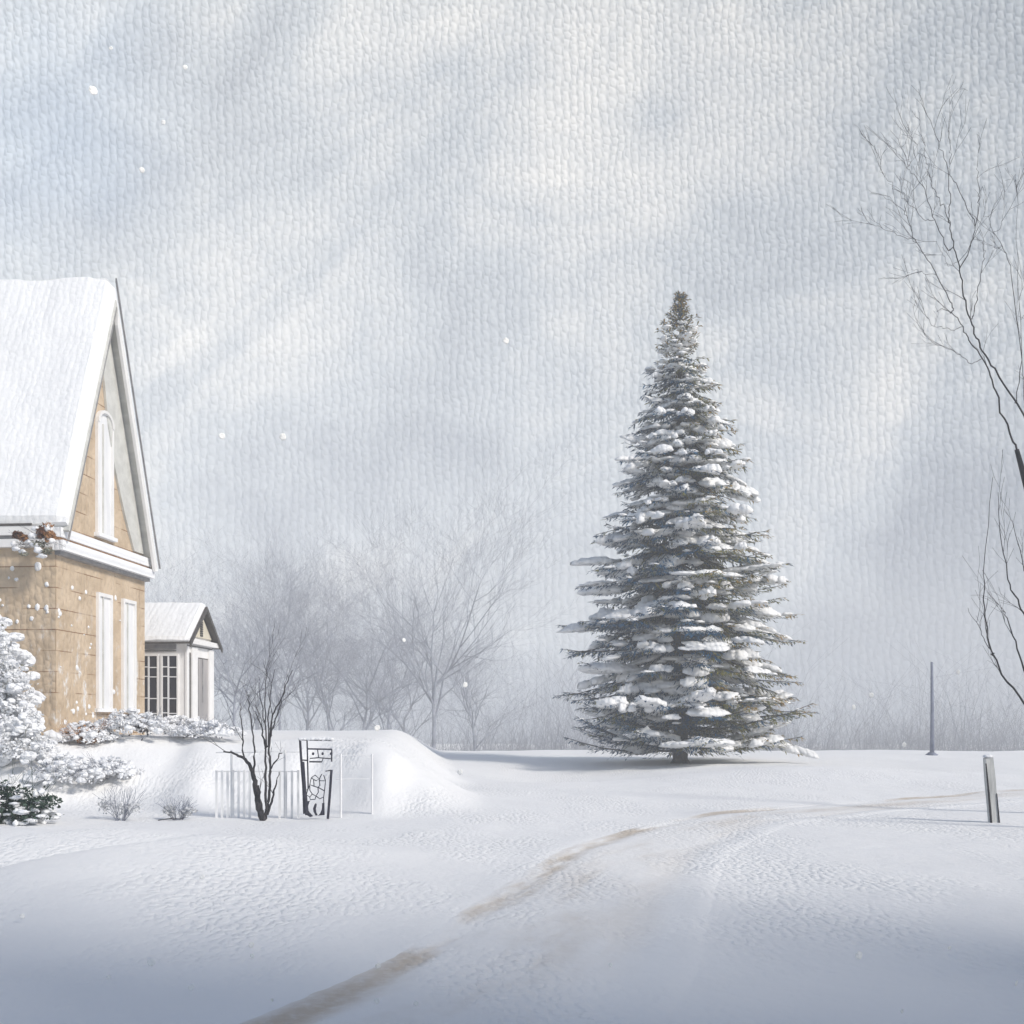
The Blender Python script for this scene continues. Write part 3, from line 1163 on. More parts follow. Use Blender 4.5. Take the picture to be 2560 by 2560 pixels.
limbs = [
    ([q7(1330, 1170), q7(1280, 1050), q7(1210, 860), q7(1160, 690), q7(1110, 570), q7(1030, 460), q7(980, 370), q7(930, 280), q7(880, 225), q7(830, 205), q7(780, 210)], .030, .005, 3),
    ([(2610, 1380), (2575, 1080), q7(1325, 840), q7(1180, 610), q7(1090, 490), q7(1050, 400), q7(1010, 270), q7(960, 110), q6(1320, 1900), q6(1310, 1800), q6(1250, 1620), q6(1215, 1440), q6(1205, 1280), q6(1225, 1150), q6(1205, 960), q6(1160, 760), q6(1080, 540), q6(1000, 350), q6(930, 190)], .030, .004, 8),
    ([q6(1310, 1820), q6(1390, 1690), q6(1440, 1530), q6(1470, 1380), q6(1500, 1200), q6(1508, 1070), q6(1478, 950), q6(1485, 780), q6(1520, 590)], .016, .005, 4),
    ([q6(1460, 1410), q6(1380, 1240), q6(1290, 1030), q6(1215, 920), q6(1210, 780), q6(1218, 620), q6(1205, 480), q6(1215, 330), q6(1205, 150)], .012, .003, 4),
    ([q6(1215, 1430), q6(1170, 1270), q6(1120, 1170), q6(1070, 1060), q6(1020, 920), q6(985, 760), q6(960, 600), q6(925, 440), q6(910, 300)], .012, .003, 4),
    ([q7(895, 200), q7(860, 130), q6(1090, 1890), q6(1000, 1740), q6(895, 1570), q6(840, 1440), q6(800, 1310), q6(750, 1240), q6(600, 1150), q6(430, 1060)], .016, .003, 5),
    ([q6(800, 1310), q6(785, 1180), q6(750, 1060), q6(735, 980)], .007, .003, 2),
    ([q6(1205, 1650), q6(1130, 1490), q6(1070, 1350), q6(1000, 1170), q6(960, 1030), q6(900, 950), q6(830, 870), q6(740, 740), q6(670, 660), q6(600, 580)], .014, .003, 5),
    ([q6(985, 1360), q6(900, 1270), q6(800, 1180), q6(700, 1060), q6(600, 950), q6(560, 880)], .008, .003, 3),
    ([q6(890, 1570), q6(780, 1520), q6(640, 1460), q6(500, 1410), q6(400, 1385)], .008, .003, 3),
    ([q6(1090, 1890), q6(980, 1880), q6(910, 1840), q6(850, 1825)], .007, .003, 2),
    ([q6(1200, 1800), q6(1150, 1690), q6(1110, 1610), q6(1060, 1560)], .006, .003, 2),
    ([q7(1030, 250), q7(1055, 110), q6(1510, 1900), q6(1530, 1760), q6(1560, 1650), q6(1530, 1570), q6(1480, 1510)], .015, .004, 2),
    ([q7(1020, 580), q7(950, 530), q7(880, 480), q7(780, 450), q7(720, 400), q7(650, 310)], .010, .003, 4),
    ([q7(900, 350), q7(850, 330), q7(760, 320), q7(710, 260), q7(665, 160), q7(640, 90), q7(600, 50)], .008, .003, 4),
    ([q7(1330, 850), (2555, 900), q6(1810, 1900), q6(1770, 1720), q6(1700, 1560), q6(1620, 1430), q6(1600, 1350), q6(1545, 1290)], .014, .003, 4),
    ([q6(1700, 1440), q6(1720, 1320), q6(1770, 1180)], .006, .002, 2),
    ([q6(1710, 1615), q6(1650, 1625), q6(1600, 1625)], .006, .003, 1),
    ([q6(985, 750), q6(900, 660), q6(830, 540), q6(760, 420)], .005, .002, 2),
    ([q6(820, 830), q6(760, 660), q6(710, 560)], .005, .002, 2),
    ([q6(780, 620), q6(830, 400), q6(810, 200), q6(800, 60)], .004, .002, 1),
    ([q6(540, 760), q6(450, 620), q6(370, 520), q6(290, 430)], .004, .002, 1),
    ([(2600, 1250), (2560, 1000), (2552, 800), (2540, 600), (2550, 420)], .014, .003, 7),
    ([(2620, 1300), (2590, 980), (2600, 700), (2610, 450)], .022, .004, 8),
    ([(2650, 1500), (2700, 1200), (2740, 900), (2790, 650)], .05, .006, 9),
]
for pts, r0, r1, tg in limbs:
    traced(cm, rs, pts, TD, r0, r1, 1.0, tg, 5, net, 0.62)
for mbq in (cm, tm):
    mbq.v = [p - tb for p in mbq.v]
tm.build('trunk', M['bark_dark'], tree, smooth=True)
cm.build('crown', M['bark_dark'], tree)

# many-stemmed leafless shrub at the right edge
BD = 17.0
bb = on_ground(2665, BD)
shrub = empty('bare_shrub', bb)
tag(shrub, 'leafless many stemmed shrub bending in at the right edge below the tree', 'shrub')
cm = MB()
net = []
root = (2665, HOR + CAMH / BD * F)
for pts, r0, r1, tg in [
    ([root, (2610, 1850), q8(1656, 990), q8(1500, 790), q8(1420, 600), q8(1385, 330), q8(1375, 100), (2482, 1193)], .035, .005, 3),
    ([q8(1440, 660), q8(1440, 640), q8(1380, 540), q8(1330, 430), q8(1270, 330)], .015, .004, 2),
    ([root, (2610, 1780), q8(1656, 760), q8(1600, 560), q8(1540, 400), q8(1500, 330)], .034, .006, 3),
    ([root, (2630, 1700), q8(1656, 370), q8(1590, 240), q8(1540, 100), (2500, 1330), (2495, 1230)], .030, .005, 4),
    ([root, (2640, 1650), (2590, 1500), (2556, 1400), (2530, 1300)], .028, .005, 4),
    ([root, (2690, 1700), (2700, 1500), (2690, 1300)], .035, .006, 5)]:
    traced(cm, rs, pts, BD, r0, r1, 0.5, tg, 5, net, 0.65)
cm.v = [p - bb for p in cm.v]
cm.build('stems', M['bark_dark'], shrub)

# small shrub by the gate
r3 = lambda x, y: (320 + x * .3313, 1440 + y * .3313)
GD = 18.9
gb = on_ground(662, GD)
ys_ = HOR + (CAMH - gb.z) / GD * F
gs = empty('garden_shrub', gb)
tag(gs, 'leafless dark shrub with upright stems just left of the iron gate', 'shrub')
cm = MB()
net = []
base = r3(1020, 1840)
rs = random.Random(5)
for pts, r0, r1, tg in [
    ([base, r3(985, 1720), r3(960, 1600), r3(945, 1500), r3(925, 1440), r3(870, 1370), r3(800, 1340), r3(720, 1325)], .062, .012, 1),
    ([r3(945, 1500), r3(955, 1400), r3(945, 1250), r3(930, 1080), r3(905, 930)], .022, .007, 2),
    ([r3(880, 1380), r3(870, 1250), r3(855, 1080), r3(845, 960)], .016, .006, 2),
    ([base, r3(990, 1680), r3(985, 1580), r3(940, 1590)], .028, .007, 1),
    ([r3(1040, 1830), r3(1060, 1700), r3(1070, 1550), r3(1072, 1400), r3(1068, 1270), r3(1090, 1050), r3(1150, 940), r3(1190, 820), r3(1240, 710)], .032, .006, 3),
    ([r3(1045, 1800), r3(1040, 1600), r3(1035, 1400), r3(1030, 1260), r3(1010, 1140), r3(980, 1060), r3(955, 1020)], .026, .006, 2),
    ([r3(1050, 1800), r3(1090, 1680), r3(1120, 1570), r3(1140, 1480)], .026, .007, 1),
    ([r3(1075, 1460), r3(1110, 1400), r3(1140, 1340), r3(1165, 1335)], .014, .007, 1),
    ([r3(1045, 1290), r3(1040, 1050), r3(1035, 800), r3(1060, 640)], .018, .004, 3),
    ([r3(1060, 1290), r3(1065, 1000), r3(1080, 850), r3(1110, 700)], .018, .004, 3),
    ([r3(1080, 1200), r3(1110, 1080), r3(1160, 960), r3(1180, 850), r3(1200, 740)], .016, .004, 3),
    ([r3(1040, 1250), r3(1020, 1000), r3(990, 880), r3(985, 760)], .014, .004, 3),
]:
    traced(cm, rs, pts, GD, r0, r1, 0.25, tg, 5, net)
dz_ = Vector((0, 0, 0))
cm.v = [p - gb for p in cm.v]
cm.build('stems', M['bark_dark'], gs)

# ------------------------------------------------------------------ iron gate
s7 = lambda x, y: (540 + x * .2381, 1740 + y * .2381)
gp = on_ground(790, 19.0)
gate = empty('garden_gate', gp)
tag(gate, 'narrow dark iron garden gate with honeycomb lattice standing in snow', 'gate')


def L7(x, y):
    q = P(*s7(x, y), 19.0) - gp
    return q


def bar(mb, pts, r, sides=6):
    mb.tube([L7(*p) for p in pts], r, sides)


fr = MB()
bar(fr, [(882, 455), (892, 620), (905, 800), (925, 1050), (950, 1250)], .022)
bar(fr, [(956, 455), (962, 700), (968, 980)], .014)
post = fr.build('post', M['iron'], gate)
fr = MB()
bar(fr, [(915, 690), (925, 950), (945, 1235)], [.022, .035, .05], 8)
fr.build('post_foot', M['iron'], post)
fr = MB()
bar(fr, [(1212, 775), (1195, 1030), (1175, 1290)], .024)
bar(fr, [(1216, 560), (1214, 690)], .014)
fr.build('post', M['iron'], gate)
fr = MB()
bar(fr, [(882, 462), (1050, 466), (1220, 468)], .009)
bar(fr, [(900, 672), (960, 676)], .012)
bar(fr, [(962, 555), (1216, 560)], .014)
bar(fr, [(985, 655), (1080, 648), (1215, 660)], .010)
bar(fr, [(980, 690), (1110, 692)], .014)
bar(fr, [(1150, 790), (1212, 778)], .010)
fr.build('rail', M['iron'], gate)
for x in (1020, 1120, 1208):
    fr = MB()
    fr.blob(L7(x, 606), .022, .022, .026, rough=0.05)
    fr.build('finial', M['iron'], gate, smooth=True)
fr = MB()
bar(fr, [(1066, 560), (1078, 650)], .009)
bar(fr, [(1110, 692), (1125, 655)], .009)
fr.build('spacer', M['iron'], gate, smooth=True)
fr = MB()
segs = [[(1000, 860), (1040, 830), (1085, 870), (1050, 890), (1000, 860)], [(1085, 870), (1110, 820)], [(1085, 870), (1090, 940), (1070, 960)], [(1090, 890), (1150, 890), (1140, 990)], [(1000, 860), (985, 930), (1020, 945), (1070, 960)],
        [(985, 930), (985, 990), (1010, 1030), (1050, 1050), (1075, 1010), (1070, 960)], [(1075, 960), (1135, 995)], [(1025, 880), (1030, 945)], [(965, 985), (950, 1040), (985, 1060), (1010, 1030)], [(1050, 1050), (1090, 1080), (1130, 1060), (1140, 990)], [(985, 1060), (990, 1090), (1040, 1085), (1050, 1050)], [(950, 1040), (955, 1100)], [(1130, 1060), (1130, 1120)], [(1130, 830), (1150, 890)], [(955, 990), (985, 940)]]
for s_ in segs:
    bar(fr, s_, .009, 5)
fr.build('lattice', M['iron'], gate)
# dark solid foot of the leaf with two leaf-shaped openings
ft = MB()


def plate(poly, th=0.03):
    pts = [L7(*p) for p in poly]
    n = len(pts)
    a = [p + Vector((0, -th / 2, 0)) for p in pts]
    c = [p + Vector((0, th / 2, 0)) for p in pts]
    ft.add(a + c, [tuple(range(n)), tuple(range(2 * n - 1, n - 1, -1))] + [(i, (i + 1) % n, (i + 1) % n + n, i + n) for i in range(n)])


plate([(940, 1110), (985, 1100), (968, 1150), (965, 1195), (985, 1225), (1020, 1262), (990, 1272), (955, 1250)])
plate([(1048, 1125), (1058, 1140), (1048, 1185), (1052, 1220), (1068, 1252), (1048, 1255), (1025, 1215), (1020, 1180), (1035, 1140)])
plate([(1115, 1125), (1138, 1120), (1140, 1250), (1072, 1255), (1095, 1232), (1112, 1190)])
ft.build('foot_plate', M['iron'], gate)
sn = MB()
for i in range(9):
    x = 890 + 40 * i
    sn.blob(L7(x, 452), .05, .04, .02 + .01 * random.random(), rough=.2)
sn.build('snow_cap', M['snow_small'], gate, smooth=True)

# ------------------------------------------------------------------ pale fence either side of the gate
def fence(name, label, px0, px1, d, top, mid, posts, panels):
    p0 = on_ground(px0, d)
    root = empty(name, p0)
    tag(root, label, 'fence')

    def at(px, py):
        return P(px, py, d) - p0
    for py in (top, mid):
        rl = MB()
        n = 6
        rl.tube([at(px0 + (px1 - px0) * i / n, py + random.uniform(-1.5, 1.5)) for i in range(n + 1)], .009, 5)
        rl.build('rail', M['pale_wood'], root)
    for px in posts:
        pb = MB()
        a = at(px, top - 5)
        c_ = on_ground(px, d, -0.15) - p0
        pb.tube([c_, a], .022, 6)
        pb.build('post', M['pale_wood'], root)
    for a_, b_ in panels:
        n = max(2, int((b_ - a_) / 12))
        for i in range(n + 1):
            x0 = a_ + (b_ - a_) * i / n
            pb = MB()
            q0 = at(x0, mid - 3 + random.uniform(-2, 2))
            zb = (on_ground(x0, d, -0.1) - p0).z
            pb.box(q0.x - .02, q0.x + .02, -0.030 + d - p0.y, -0.012 + d - p0.y, zb, q0.z)
            pb.build('picket', M['pale_wood'], root)
    return root


fence('garden_fence', 'pale weathered picket fence half buried in snow left of the gate', 540, 748, 19.3, 1880, 1929, (579, 712), ((542, 625), (700, 746)))
fence('wire_fence', 'thin pale rail fence in the snow bank right of the iron gate', 840, 935, 19.3, 1889, 1948, (852, 930), ())

# ------------------------------------------------------------------ posts at the right
pb_ = ground_at(2484, 2056)
pd = pb_.y
post = empty('wooden_post', pb_)
tag(post, 'leaning grey weathered wooden post standing in the snow at right', 'post')
b = MB()
top = P(2470, 1893, pd) - pb_
hw = 0.066
for z, w_ in ((-0.2, 1.0), (0.3, 0.98), (0.7, 1.02), (top.z, 0.9)):
    cx = top.x * z / top.z
    for sx_, sy_ in ((-1, -1), (1, -1), (1, 1), (-1, 1)):
        b.v.append(Vector((cx + sx_ * hw * w_, sy_ * hw * w_, z + (0.02 * sx_ if z > 0.9 else 0))))
for i in range(3):
    for k in range(4):
        b.f.append((i * 4 + k, i * 4 + (k + 1) % 4, i * 4 + 4 + (k + 1) % 4, i * 4 + 4 + k))
        b.m.append(0)
b.f.append((12, 13, 14, 15))
b.m.append(0)
b.build('shaft', M['grey_wood'], post)
b = MB()
b.tube([(top.x * -0.1 - hw - .005, -hw - .01, -0.1), (top.x * .5 - hw - .005, -hw - .01, top.z * .5), (top.x - hw, -hw - .01, top.z - .1)], [.02, .016, .01], 5)
b.tube([(hw + .005, -hw - .01, -0.1), (top.x * .5 + hw, -hw - .01, top.z * .45)], [.014, .007], 5)
b.build('bark_strip', M['bark_dark'], post)
b = MB()
b.blob((top.x, 0, top.z), .09, .09, .05, rough=.2, flat=.2)
b.build('snow_cap', M['snow_small'], post, smooth=True)

pp = ground_at(2330, 1888)
pole = empty('utility_pole', pp)
tag(pole, 'faint blue grey pole standing in the mist at the far edge of the field', 'pole')
H_ = (P(2330, 1655, pp.y) - pp).z
b = MB()
b.tube([(0, 0, -0.3), (0.01, 0, H_ * .5), (-0.01, 0, H_)], [.11, .085, .06], 10)
b.build('shaft', M['pole_blue'], pole, smooth=True)
b = MB()
b.blob((0, 0, 0.0), .28, .28, .16, rough=.2)
b.build('foot', M['pole_blue'], pole, smooth=True)


# ------------------------------------------------------------------ bushes
def leafy(mb, rs, c, rx, ry, rz, n, size, mi=0, zmin=-1.0, elong=1.6):
    for _ in range(n):
        while True:
            d = Vector((rs.uniform(-1, 1), rs.uniform(-1, 1), rs.uniform(zmin, 1)))
            if 0.15 < d.length < 1:
                break
        q = 0.75 + 0.45 * n3(d.x * 2.3 + c.x, d.y * 2.3, d.z * 2.3 + rx)
        p = c + Vector((d.x * rx * q, d.y * ry * q, d.z * rz * q))
        a = Vector((rs.gauss(0, 1), rs.gauss(0, 1), rs.gauss(0, .7))).normalized()
        s = a.cross(Vector((rs.gauss(0, 1), rs.gauss(0, 1), rs.gauss(0, 1)))).normalized()
        l_ = size * rs.uniform(0.6, 1.4)
        mb.add([p - a * l_ * elong * .5, p + s * l_ * .4, p + a * l_ * elong * .5, p - s * l_ * .4], [(0, 1, 2, 3)], mi)


# big snow-laden shrub against the front wall
sh = on_ground(40, 21.6)
root = empty('snow_covered_shrub', sh)
tag(root, 'large shrub buried in snow in front of the house wall at left edge', 'shrub')
rs = random.Random(17)
sn, tg = MB(), MB()


def edge(z):     # right-hand outline of the heap (metres from the base), by height above the base
    pts = [(-0.2, 1.0), (0.5, 0.75), (0.85, 0.62), (1.4, 0.50), (1.9, 0.28), (2.3, 0.05), (2.7, -0.3), (3.1, -0.9)]
    for a, b_ in zip(pts, pts[1:]):
        if a[0] <= z <= b_[0]:
            return a[1] + (b_[1] - a[1]) * (z - a[0]) / (b_[0] - a[0])
    return -1.0


for i in range(900):
    z_ = rs.uniform(-0.1, 2.95)
    e_ = edge(z_)
    x_ = e_ - (rs.random() ** 1.7) * 3.2
    y_ = rs.uniform(-1.0, 0.9) * (1 - 0.25 * z_ / 3)
    r_ = rs.uniform(0.10, 0.18) if i < 260 else rs.uniform(0.025, 0.09)
    if i >= 260:
        y_ = -0.62 * (1 - 0.2 * z_ / 3) + rs.gauss(0, .30)
    sn.blob((x_ - r_ * (1.5 if i < 260 else .8), y_, z_), r_ * 1.2, r_, r_ * 0.75, rough=.28, seg=9, ring=6, fr=2.2)
for i in range(60):
    z_ = rs.uniform(0.2, 2.7)
    x_ = edge(z_) - rs.uniform(0, 1.2)
    twigs(tg, rs, (x_ - .2, rs.uniform(-0.95, -.6), z_), (rs.uniform(-.4, 1), -0.6, rs.uniform(-.2, .8)), rs.uniform(.2, .5), .007, 1, .6, 3, 3)
leafy(tg, rs, Vector((-.6, -.2, 1.2)), 1.15, 1.05, 1.75, 900, .05)
for i in range(150):
    z_ = rs.uniform(0.0, 2.9)
    leafy(sn, rs, Vector((edge(z_) - .1 - (rs.random() ** 1.6) * 1.6, -.75 * (1 - .25 * z_ / 3) + rs.gauss(0, .25), z_)), .24, .22, .17, 46, .05)
sn.build('snow', M['snow_small'], root)
tg.build('twigs', M['leaf_grey'], root)

# low snow-capped bushes along the gable wall
for k, (px, d, wr, hr, lab) in enumerate([(215, 22.6, .60, .46, 'low bush with brown leaves under snow at the house corner'), (330, 23.0, .85, .55, 'low rounded bush under a snow cap below the gable windows'), (440, 26.8, 1.0, .50, 'low snow capped bush in front of the white pavilion'), (165, 20.9, .75, .62, 'fluffy snow laden bush on the bank beside the large buried shrub'), (268, 21.4, .60, .42, 'fluffy snow laden bush on the bank above the frosted bushes'), (520, 23.2, .75, .34, 'fluffy snow laden bush behind the fence left of the garden shrub')]):
    c0 = on_ground(px, d)
    root = empty('low_bush', c0)
    tag(root, lab, 'bush', 'low bushes along the house')
    sn, tg = MB(), MB()
    for i in range(150):
        a = rs.uniform(0, 6.28)
        q = rs.random() ** .5
        r_ = rs.uniform(.05, .09) if i < 22 else rs.uniform(.02, .055)
        sn.blob((wr * q * math.cos(a), wr * .7 * q * math.sin(a), hr * (1 - .7 * q * q) * rs.uniform(.55, 1.0)), r_ * 1.4, r_ * 1.2, r_ * .8, rough=.3, seg=9, ring=6)
    for i in range(26):
        a = rs.uniform(0, 6.28)
        q = rs.random() ** .5
        leafy(sn, rs, Vector((wr * q * math.cos(a), wr * .75 * q * math.sin(a), hr * (1 - .7 * q * q) * rs.uniform(.3, 1.05))), .17, .15, .11, 40, .045)
    leafy(tg, rs, Vector((0, 0, hr * .35)), wr, wr * .8, hr * .62, 260 if k == 0 else (120 if k < 3 else 50), .055, 0 if k == 0 else 1)
    for i in range(16):
        a = rs.uniform(0, 6.28)
        twigs(tg, rs, (wr * .5 * math.cos(a), -abs(wr * .5 * math.sin(a)), hr * .4), (math.cos(a), -abs(math.sin(a)), rs.uniform(.1, .9)), rs.uniform(.15, .35), .008, 1, .6, 3, 3)
    sn.build('snow', M['snow_small'], root)
    tg.build('foliage', [M['leaf_rust'] if k == 0 else M['bark_frost'], M['bark_dark'] if k < 3 else M['bark_frost']], root)

# dark evergreen at the left edge and two frosted bushes
c0 = on_ground(20, 17.6)
root = empty('evergreen_bush', c0)
tag(root, 'low dark evergreen bush with dusted snow at the left edge', 'bush')
fo, sn = MB(), MB()
for cx, cz, rx, rz_, n in ((-.55, .3, .75, .34, 1500), (.05, .36, .5, .36, 1300), (.55, .40, .36, .2, 650), (-.1, .62, .34, .22, 420), (.3, .12, .6, .16, 700), (-.2, .06, .8, .14, 700), (.38, .62, .12, .16, 60)):
    leafy(fo, rs, Vector((cx, 0, cz * .85)), rx, .45, rz_ * .85, int(n * .55), .045)
for i in range(150):
    sn.blob((rs.uniform(-1.2, .75), rs.uniform(-.5, .3), abs(rs.gauss(0, .33))), rs.uniform(.02, .10), rs.uniform(.03, .09), rs.uniform(.015, .05), rough=.35)
for i in range(16):
    twigs(fo, rs, (rs.uniform(-.9, .5), rs.uniform(-.3, .2), .2), (rs.gauss(0, .5), rs.gauss(0, .3), 1), rs.uniform(.25, .6), .008, 1, .6, 3, 3)
fo.build('foliage', M['evergreen'], root)
tag(sn.build('snow_dusting', M['snow_small'], root, smooth=True), kind='stuff')
for px, d, w_, h_, lab in ((300, 18.6, .36, .5, 'pale grey frosted bush between the evergreen and the garden shrub'), (445, 18.8, .26, .36, 'smaller pale frosted bush close to the fence panels')):
    c0 = on_ground(px, d)
    root = empty('frosted_bush', c0)
    tag(root, lab, 'bush', 'frosted bushes')
    fo, st = MB(), MB()
    for q_ in range(7):
        leafy(fo, rs, Vector((rs.uniform(-w_, w_), rs.uniform(-.1, .1), h_ * rs.uniform(.15, .8))), w_ * .5, w_ * .5, h_ * .28, 42, .035)
    for i in range(22):
        a = rs.uniform(0, 6.28)
        twigs(st, rs, (0.05 * math.cos(a), 0.05 * math.sin(a), -.03), (.5 * math.cos(a), .5 * math.sin(a), 1), h_ * .8, .006, 1, .5, 3, 3)
    fo.build('foliage', M['frost_leaf'], root)
    st.build('stems', M['bark_frost'], root)
# fallen twig
c0 = ground_at(395, 2052)
b = MB()
b.tube([(0, 0, .01), (.18, .02, .035), (.36, .03, .03), (.5, .05, .06)], [.009, .008, .006, .004], 5)
b.tube([(.18, .02, .035), (.26, .12, .06)], [.005, .003], 4)
tag(b.build('fallen_twig', M['bark_dark'], loc=c0), 'thin dark twig lying on the snow below the frosted bushes', 'twig')

# dry creeper hanging on the corner of the eaves
cw = P(88, 1345, 23.55)
root = empty('dry_creeper', cw)
tag(root, 'clump of brown dried creeper leaves with snow at the corner of the eaves', 'creeper')
fo, sn, st = MB(), MB(), MB()
for px, py, rx, rz_, n, mi in ((45, 1338, .16, .10, 260, 0), (60, 1345, .16, .09, 160, 1), (105, 1330, .15, .17, 420, 0), (125, 1340, .14, .16, 260, 1), (100, 1360, .2, .10, 90, 2), (120, 1378, .14, .10, 110, 2), (60, 1385, .12, .05, 60, 2), (120, 1312, .13, .08, 60, 1)):
    leafy(fo, rs, P(px, py, 23.45) - cw, rx, .14, rz_, n, .045, mi)
for px, py in ((40, 1372), (55, 1378), (95, 1375), (85, 1362), (70, 1355), (80, 1340), (35, 1360), (105, 1390), (130, 1352), (90, 1322), (118, 1320)):
    sn.blob(P(px, py, 23.42) - cw, rs.uniform(.06, .11), .05, rs.uniform(.04, .08), rough=.35)
for i in range(14):
    twigs(st, rs, P(rs.uniform(40, 130), rs.uniform(1330, 1370), 23.5) - cw, (rs.uniform(-1, 1), -.3, rs.uniform(-.8, .6)), .25, .006, 1, .6, 3, 3)
fo.build('leaves', [M['leaf_brown'], M['leaf_rust'], M['leaf_grey']], root)
tag(sn.build('snow_dusting', M['snow_small'], root, smooth=True), kind='stuff')
st.build('stems', M['bark_dark'], root)

# ------------------------------------------------------------------ misty trees beyond the garden
def bare_proto(seed, h, r, depth=3):
    rs = random.Random(seed)
    t, c = MB(), MB()
    hh = h * 0.33
    pts, cur, d = [Vector((0, 0, -.4))], Vector((0, 0, -.4)), Vector((0, 0, 1))
    for i in range(5):
        d = (d + Vector((rs.gauss(0, .05), rs.gauss(0, .05), 0))).normalized()
        cur = cur + d * hh / 5
        pts.append(cur.copy())
    t.tube(pts, [r * (1.1 - .1 * i) for i in range(6)], 7)
    for k in range(6):
        a = k * 1.047 + rs.uniform(-.5, .5)
        o_ = pts[rs.choice((2, 3, 4, 5, 5))]
        twigs(c, rs, o_, (math.cos(a) * rs.uniform(.2, 1.1), math.sin(a) * rs.uniform(.2, 1.1), 1), h * rs.uniform(.25, .52), r * .55, depth, .85, 5, 4, .2, .03)
    return t, c


misty = [(585, 70, 1.05, 1), (700, 84, 1.35, 0), (830, 94, 1.45, 2), (965, 86, 1.15, 3), (1085, 98, 2.1, 0), (1190, 102, 1.35, 2), (640, 108, 1.9, 3), (905, 112, 1.9, 1), (2300, 165, 1.0, 3), (500, 96, 1.3, 2), (765, 118, 2.0, 0), (1010, 122, 1.9, 2)]
mlab = ['nearest misty bare tree just behind the white pavilion', 'misty bare tree rising above the garden shrub', 'misty bare tree above the iron gate', 'short misty bare tree right of the gate above the snow bank', 'tallest thin misty bare tree midway between the pavilion and the spruce',
        'misty bare tree closest to the left side of the spruce', 'large faint bare tree far behind the pavilion', 'large faint bare tree far behind the iron gate', 'very faint bare tree left of the blue grey pole', 'misty bare tree showing just above the pavilion roof', 'large faint bare tree between the garden shrub and the gate, farther back', 'farthest large faint bare tree above the right end of the snow bank']
protos = []
for i in range(4):
    t, c = bare_proto(30 + i, 11.0, .10, 4)
    protos.append((t, c))
first = {}
for i, (px, d, s, k) in enumerate(misty):
    x = (px - 1280) / F * d
    loc = (x, d, g(x, d))
    if k not in first:
        root = empty('misty_tree', loc, i * 1.1)
        root.scale = (s, s, s)
        t, c = protos[k]
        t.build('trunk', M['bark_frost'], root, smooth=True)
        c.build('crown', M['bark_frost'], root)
        first[k] = root
    else:
        root = copy_tree(first[k], loc, i * 1.7, s)
    tag(root, mlab[i], 'tree', 'bare trees in the mist')

# far wood, one mass
fw = MB()
rs = random.Random(77)
for i in range(26000):
    d = rs.uniform(128, 226)
    px = rs.uniform(300, 2900)
    if 1150 > px and rs.random() < .35:
        continue
    x = (px - 1280) / F * d
    z = g(x, d)
    h = min(16.0, 0.8 + rs.expovariate(1 / ((2.0 if i % 3 else 5.0) if px < 1250 else (2.4 if i % 4 else 5.0)))) * (0.75 + 0.5 * n3(x * .03, d * .03, 4.0) + 0.25)
    lx, ly = rs.gauss(0, .34) * h, rs.gauss(0, .3) * h
    w = rs.uniform(.013, .034)
    fw.tube([(x, d, z - .4), (x + lx * .25, d + ly * .25, z + h * .4), (x + lx * .6, d + ly * .6, z + h * .75), (x + lx * 1.1, d + ly, z + h)], [w, w * .8, w * .5, .008], 3, cap=False)
    for k in range(2):
        t = rs.uniform(.4, .8)
        q = Vector((x + lx * t * .7, d + ly * t * .7, z + h * t))
        fw.tube([q, q + Vector((rs.gauss(0, .2) * h, rs.gauss(0, .2) * h, rs.uniform(.05, .3) * h))], [w * .5, .008], 3, cap=False)
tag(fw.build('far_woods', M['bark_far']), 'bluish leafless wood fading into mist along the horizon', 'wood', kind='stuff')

# ------------------------------------------------------------------ falling snowflakes
fl = [(233, 226, 13), (277, 120, 6), (463, 168, 7), (408, 306, 7), (355, 425, 8), (555, 1090, 9), (707, 1092, 10), (1265, 852, 9), (1163, 1712, 8), (943, 1820, 9), (378, 2405, 12), (272, 2442, 7), (478, 2468, 9), (628, 2362, 9), (630, 2390, 7), (945, 2414, 9),
      (942, 2502, 8), (1040, 2508, 8), (2147, 2388, 12), (2374, 2370, 6), (2541, 2458, 9), (2255, 2528, 7), (1526, 2412, 6), (2178, 1738, 8), (2134, 1768, 8), (2395, 1680, 7), (55, 2290, 8), (505, 2192, 7), (1150, 1930, 8), (1010, 1600, 6), (2260, 1862, 8), (1850, 2050, 5), (680, 2500, 5)]
rs = random.Random(9)
protof = None
for px, py, r in fl:
    d = rs.uniform(8.5, 10.5)
    if py > 2000:
        d = min(d, (CAMH - 0.12) * F / (py - HOR))
    rr = r / F * d * 0.85
    if protof is None:
        mb = MB()
        for k in range(7):
            a = k * 1.05
            mb.blob((0.5 * math.cos(a) * (k > 0), 0.05 * math.sin(a * 1.7) * (k > 0), 0.5 * math.sin(a) * (k > 0)), .55, .14, .55, rough=.22, seg=10, ring=7, fr=1.8)
        o = mb.build('snowflake', M['flake'], smooth=True)
        protof = o
    else:
        o = protof.copy()
        COL.objects.link(o)
    o.location = P(px, py, d)
    o.scale = (rr, rr, rr)
    o.rotation_euler = (rs.uniform(-.35, .15), rs.uniform(0, 6), rs.uniform(0.0, .6))
    tag(o, 'small white snowflake drifting in the air', 'snowflake', 'falling snowflakes')

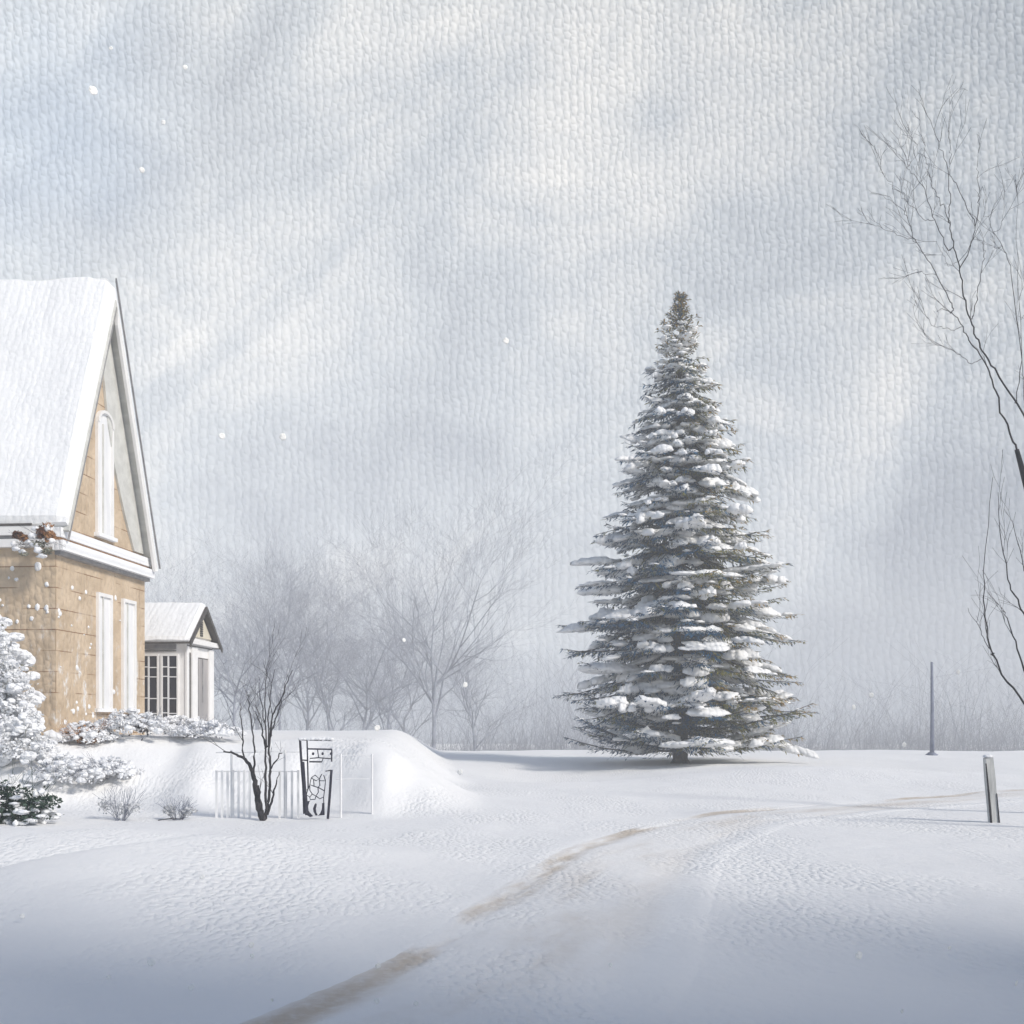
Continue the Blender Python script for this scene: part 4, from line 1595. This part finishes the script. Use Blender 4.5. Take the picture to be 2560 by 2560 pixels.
# ------------------------------------------------------------------ haze
hz = MB()
hz.box(-260, 280, -70, 240, -10.5, 27)
m = bpy.data.materials.new('haze_air')
m.use_nodes = True
nt = NT(m.node_tree)
m.node_tree.nodes.remove(m.node_tree.nodes['Principled BSDF'])
vol = nt.n('ShaderNodeVolumePrincipled')
vol.inputs['Color'].default_value = (0.93, 0.935, 0.935, 1)
vol.inputs['Density'].default_value = 0.0038
vol.inputs['Anisotropy'].default_value = 0.0
m.node_tree.links.new(vol.outputs[0], m.node_tree.nodes['Material Output'].inputs['Volume'])
haze = hz.build('haze', m)
tag(haze, kind='stuff')

# ------------------------------------------------------------------ light, camera
EL, AZ = 35.0, 128.0           # sun height; its bearing clockwise from the view direction
world = bpy.data.worlds.new('World')
scene.world = world
world.use_nodes = True
nt = NT(world.node_tree)
bg = world.node_tree.nodes['Background']
skyt = nt.n('ShaderNodeTexSky', sky_type='NISHITA')
skyt.sun_disc = False
skyt.sun_elevation = math.radians(EL)
skyt.sun_rotation = math.radians(AZ)
skyt.dust_density = 1.0
skyt.air_density = 1.0
skyt.ozone_density = 1.0
nt.set(bg.inputs[0], skyt.outputs[0])
bg.inputs[1].default_value = 0.10
sd = Vector((math.sin(math.radians(AZ)) * math.cos(math.radians(EL)), math.cos(math.radians(AZ)) * math.cos(math.radians(EL)), math.sin(math.radians(EL))))
ld = bpy.data.lights.new('sun', 'SUN')
ld.energy = 2.55
ld.angle = math.radians(9)
ld.color = (1.0, 0.945, 0.865)
lo = bpy.data.objects.new('sun', ld)
COL.objects.link(lo)
lo.rotation_euler = (-sd).to_track_quat('-Z', 'Y').to_euler()

cam = bpy.data.cameras.new('camera')
cam.sensor_width = 36
cam.lens = 36 * F / 2560
cam.shift_y = (HOR - 1280) / 2560
cam.clip_end = 2000
co = bpy.data.objects.new('camera', cam)
COL.objects.link(co)
co.location = (0, 0, CAMH)
co.rotation_euler = (math.radians(90), 0, 0)
scene.camera = co
scene.view_settings.view_transform = 'Standard'
scene.view_settings.look = 'None'
scene.view_settings.exposure = 0.41
scene.view_settings.gamma = 1.0
scene.cycles.use_denoising = True
scene.cycles.volume_bounces = 1
scene.cycles.max_bounces = 6
scene.cycles.transparent_max_bounces = 4
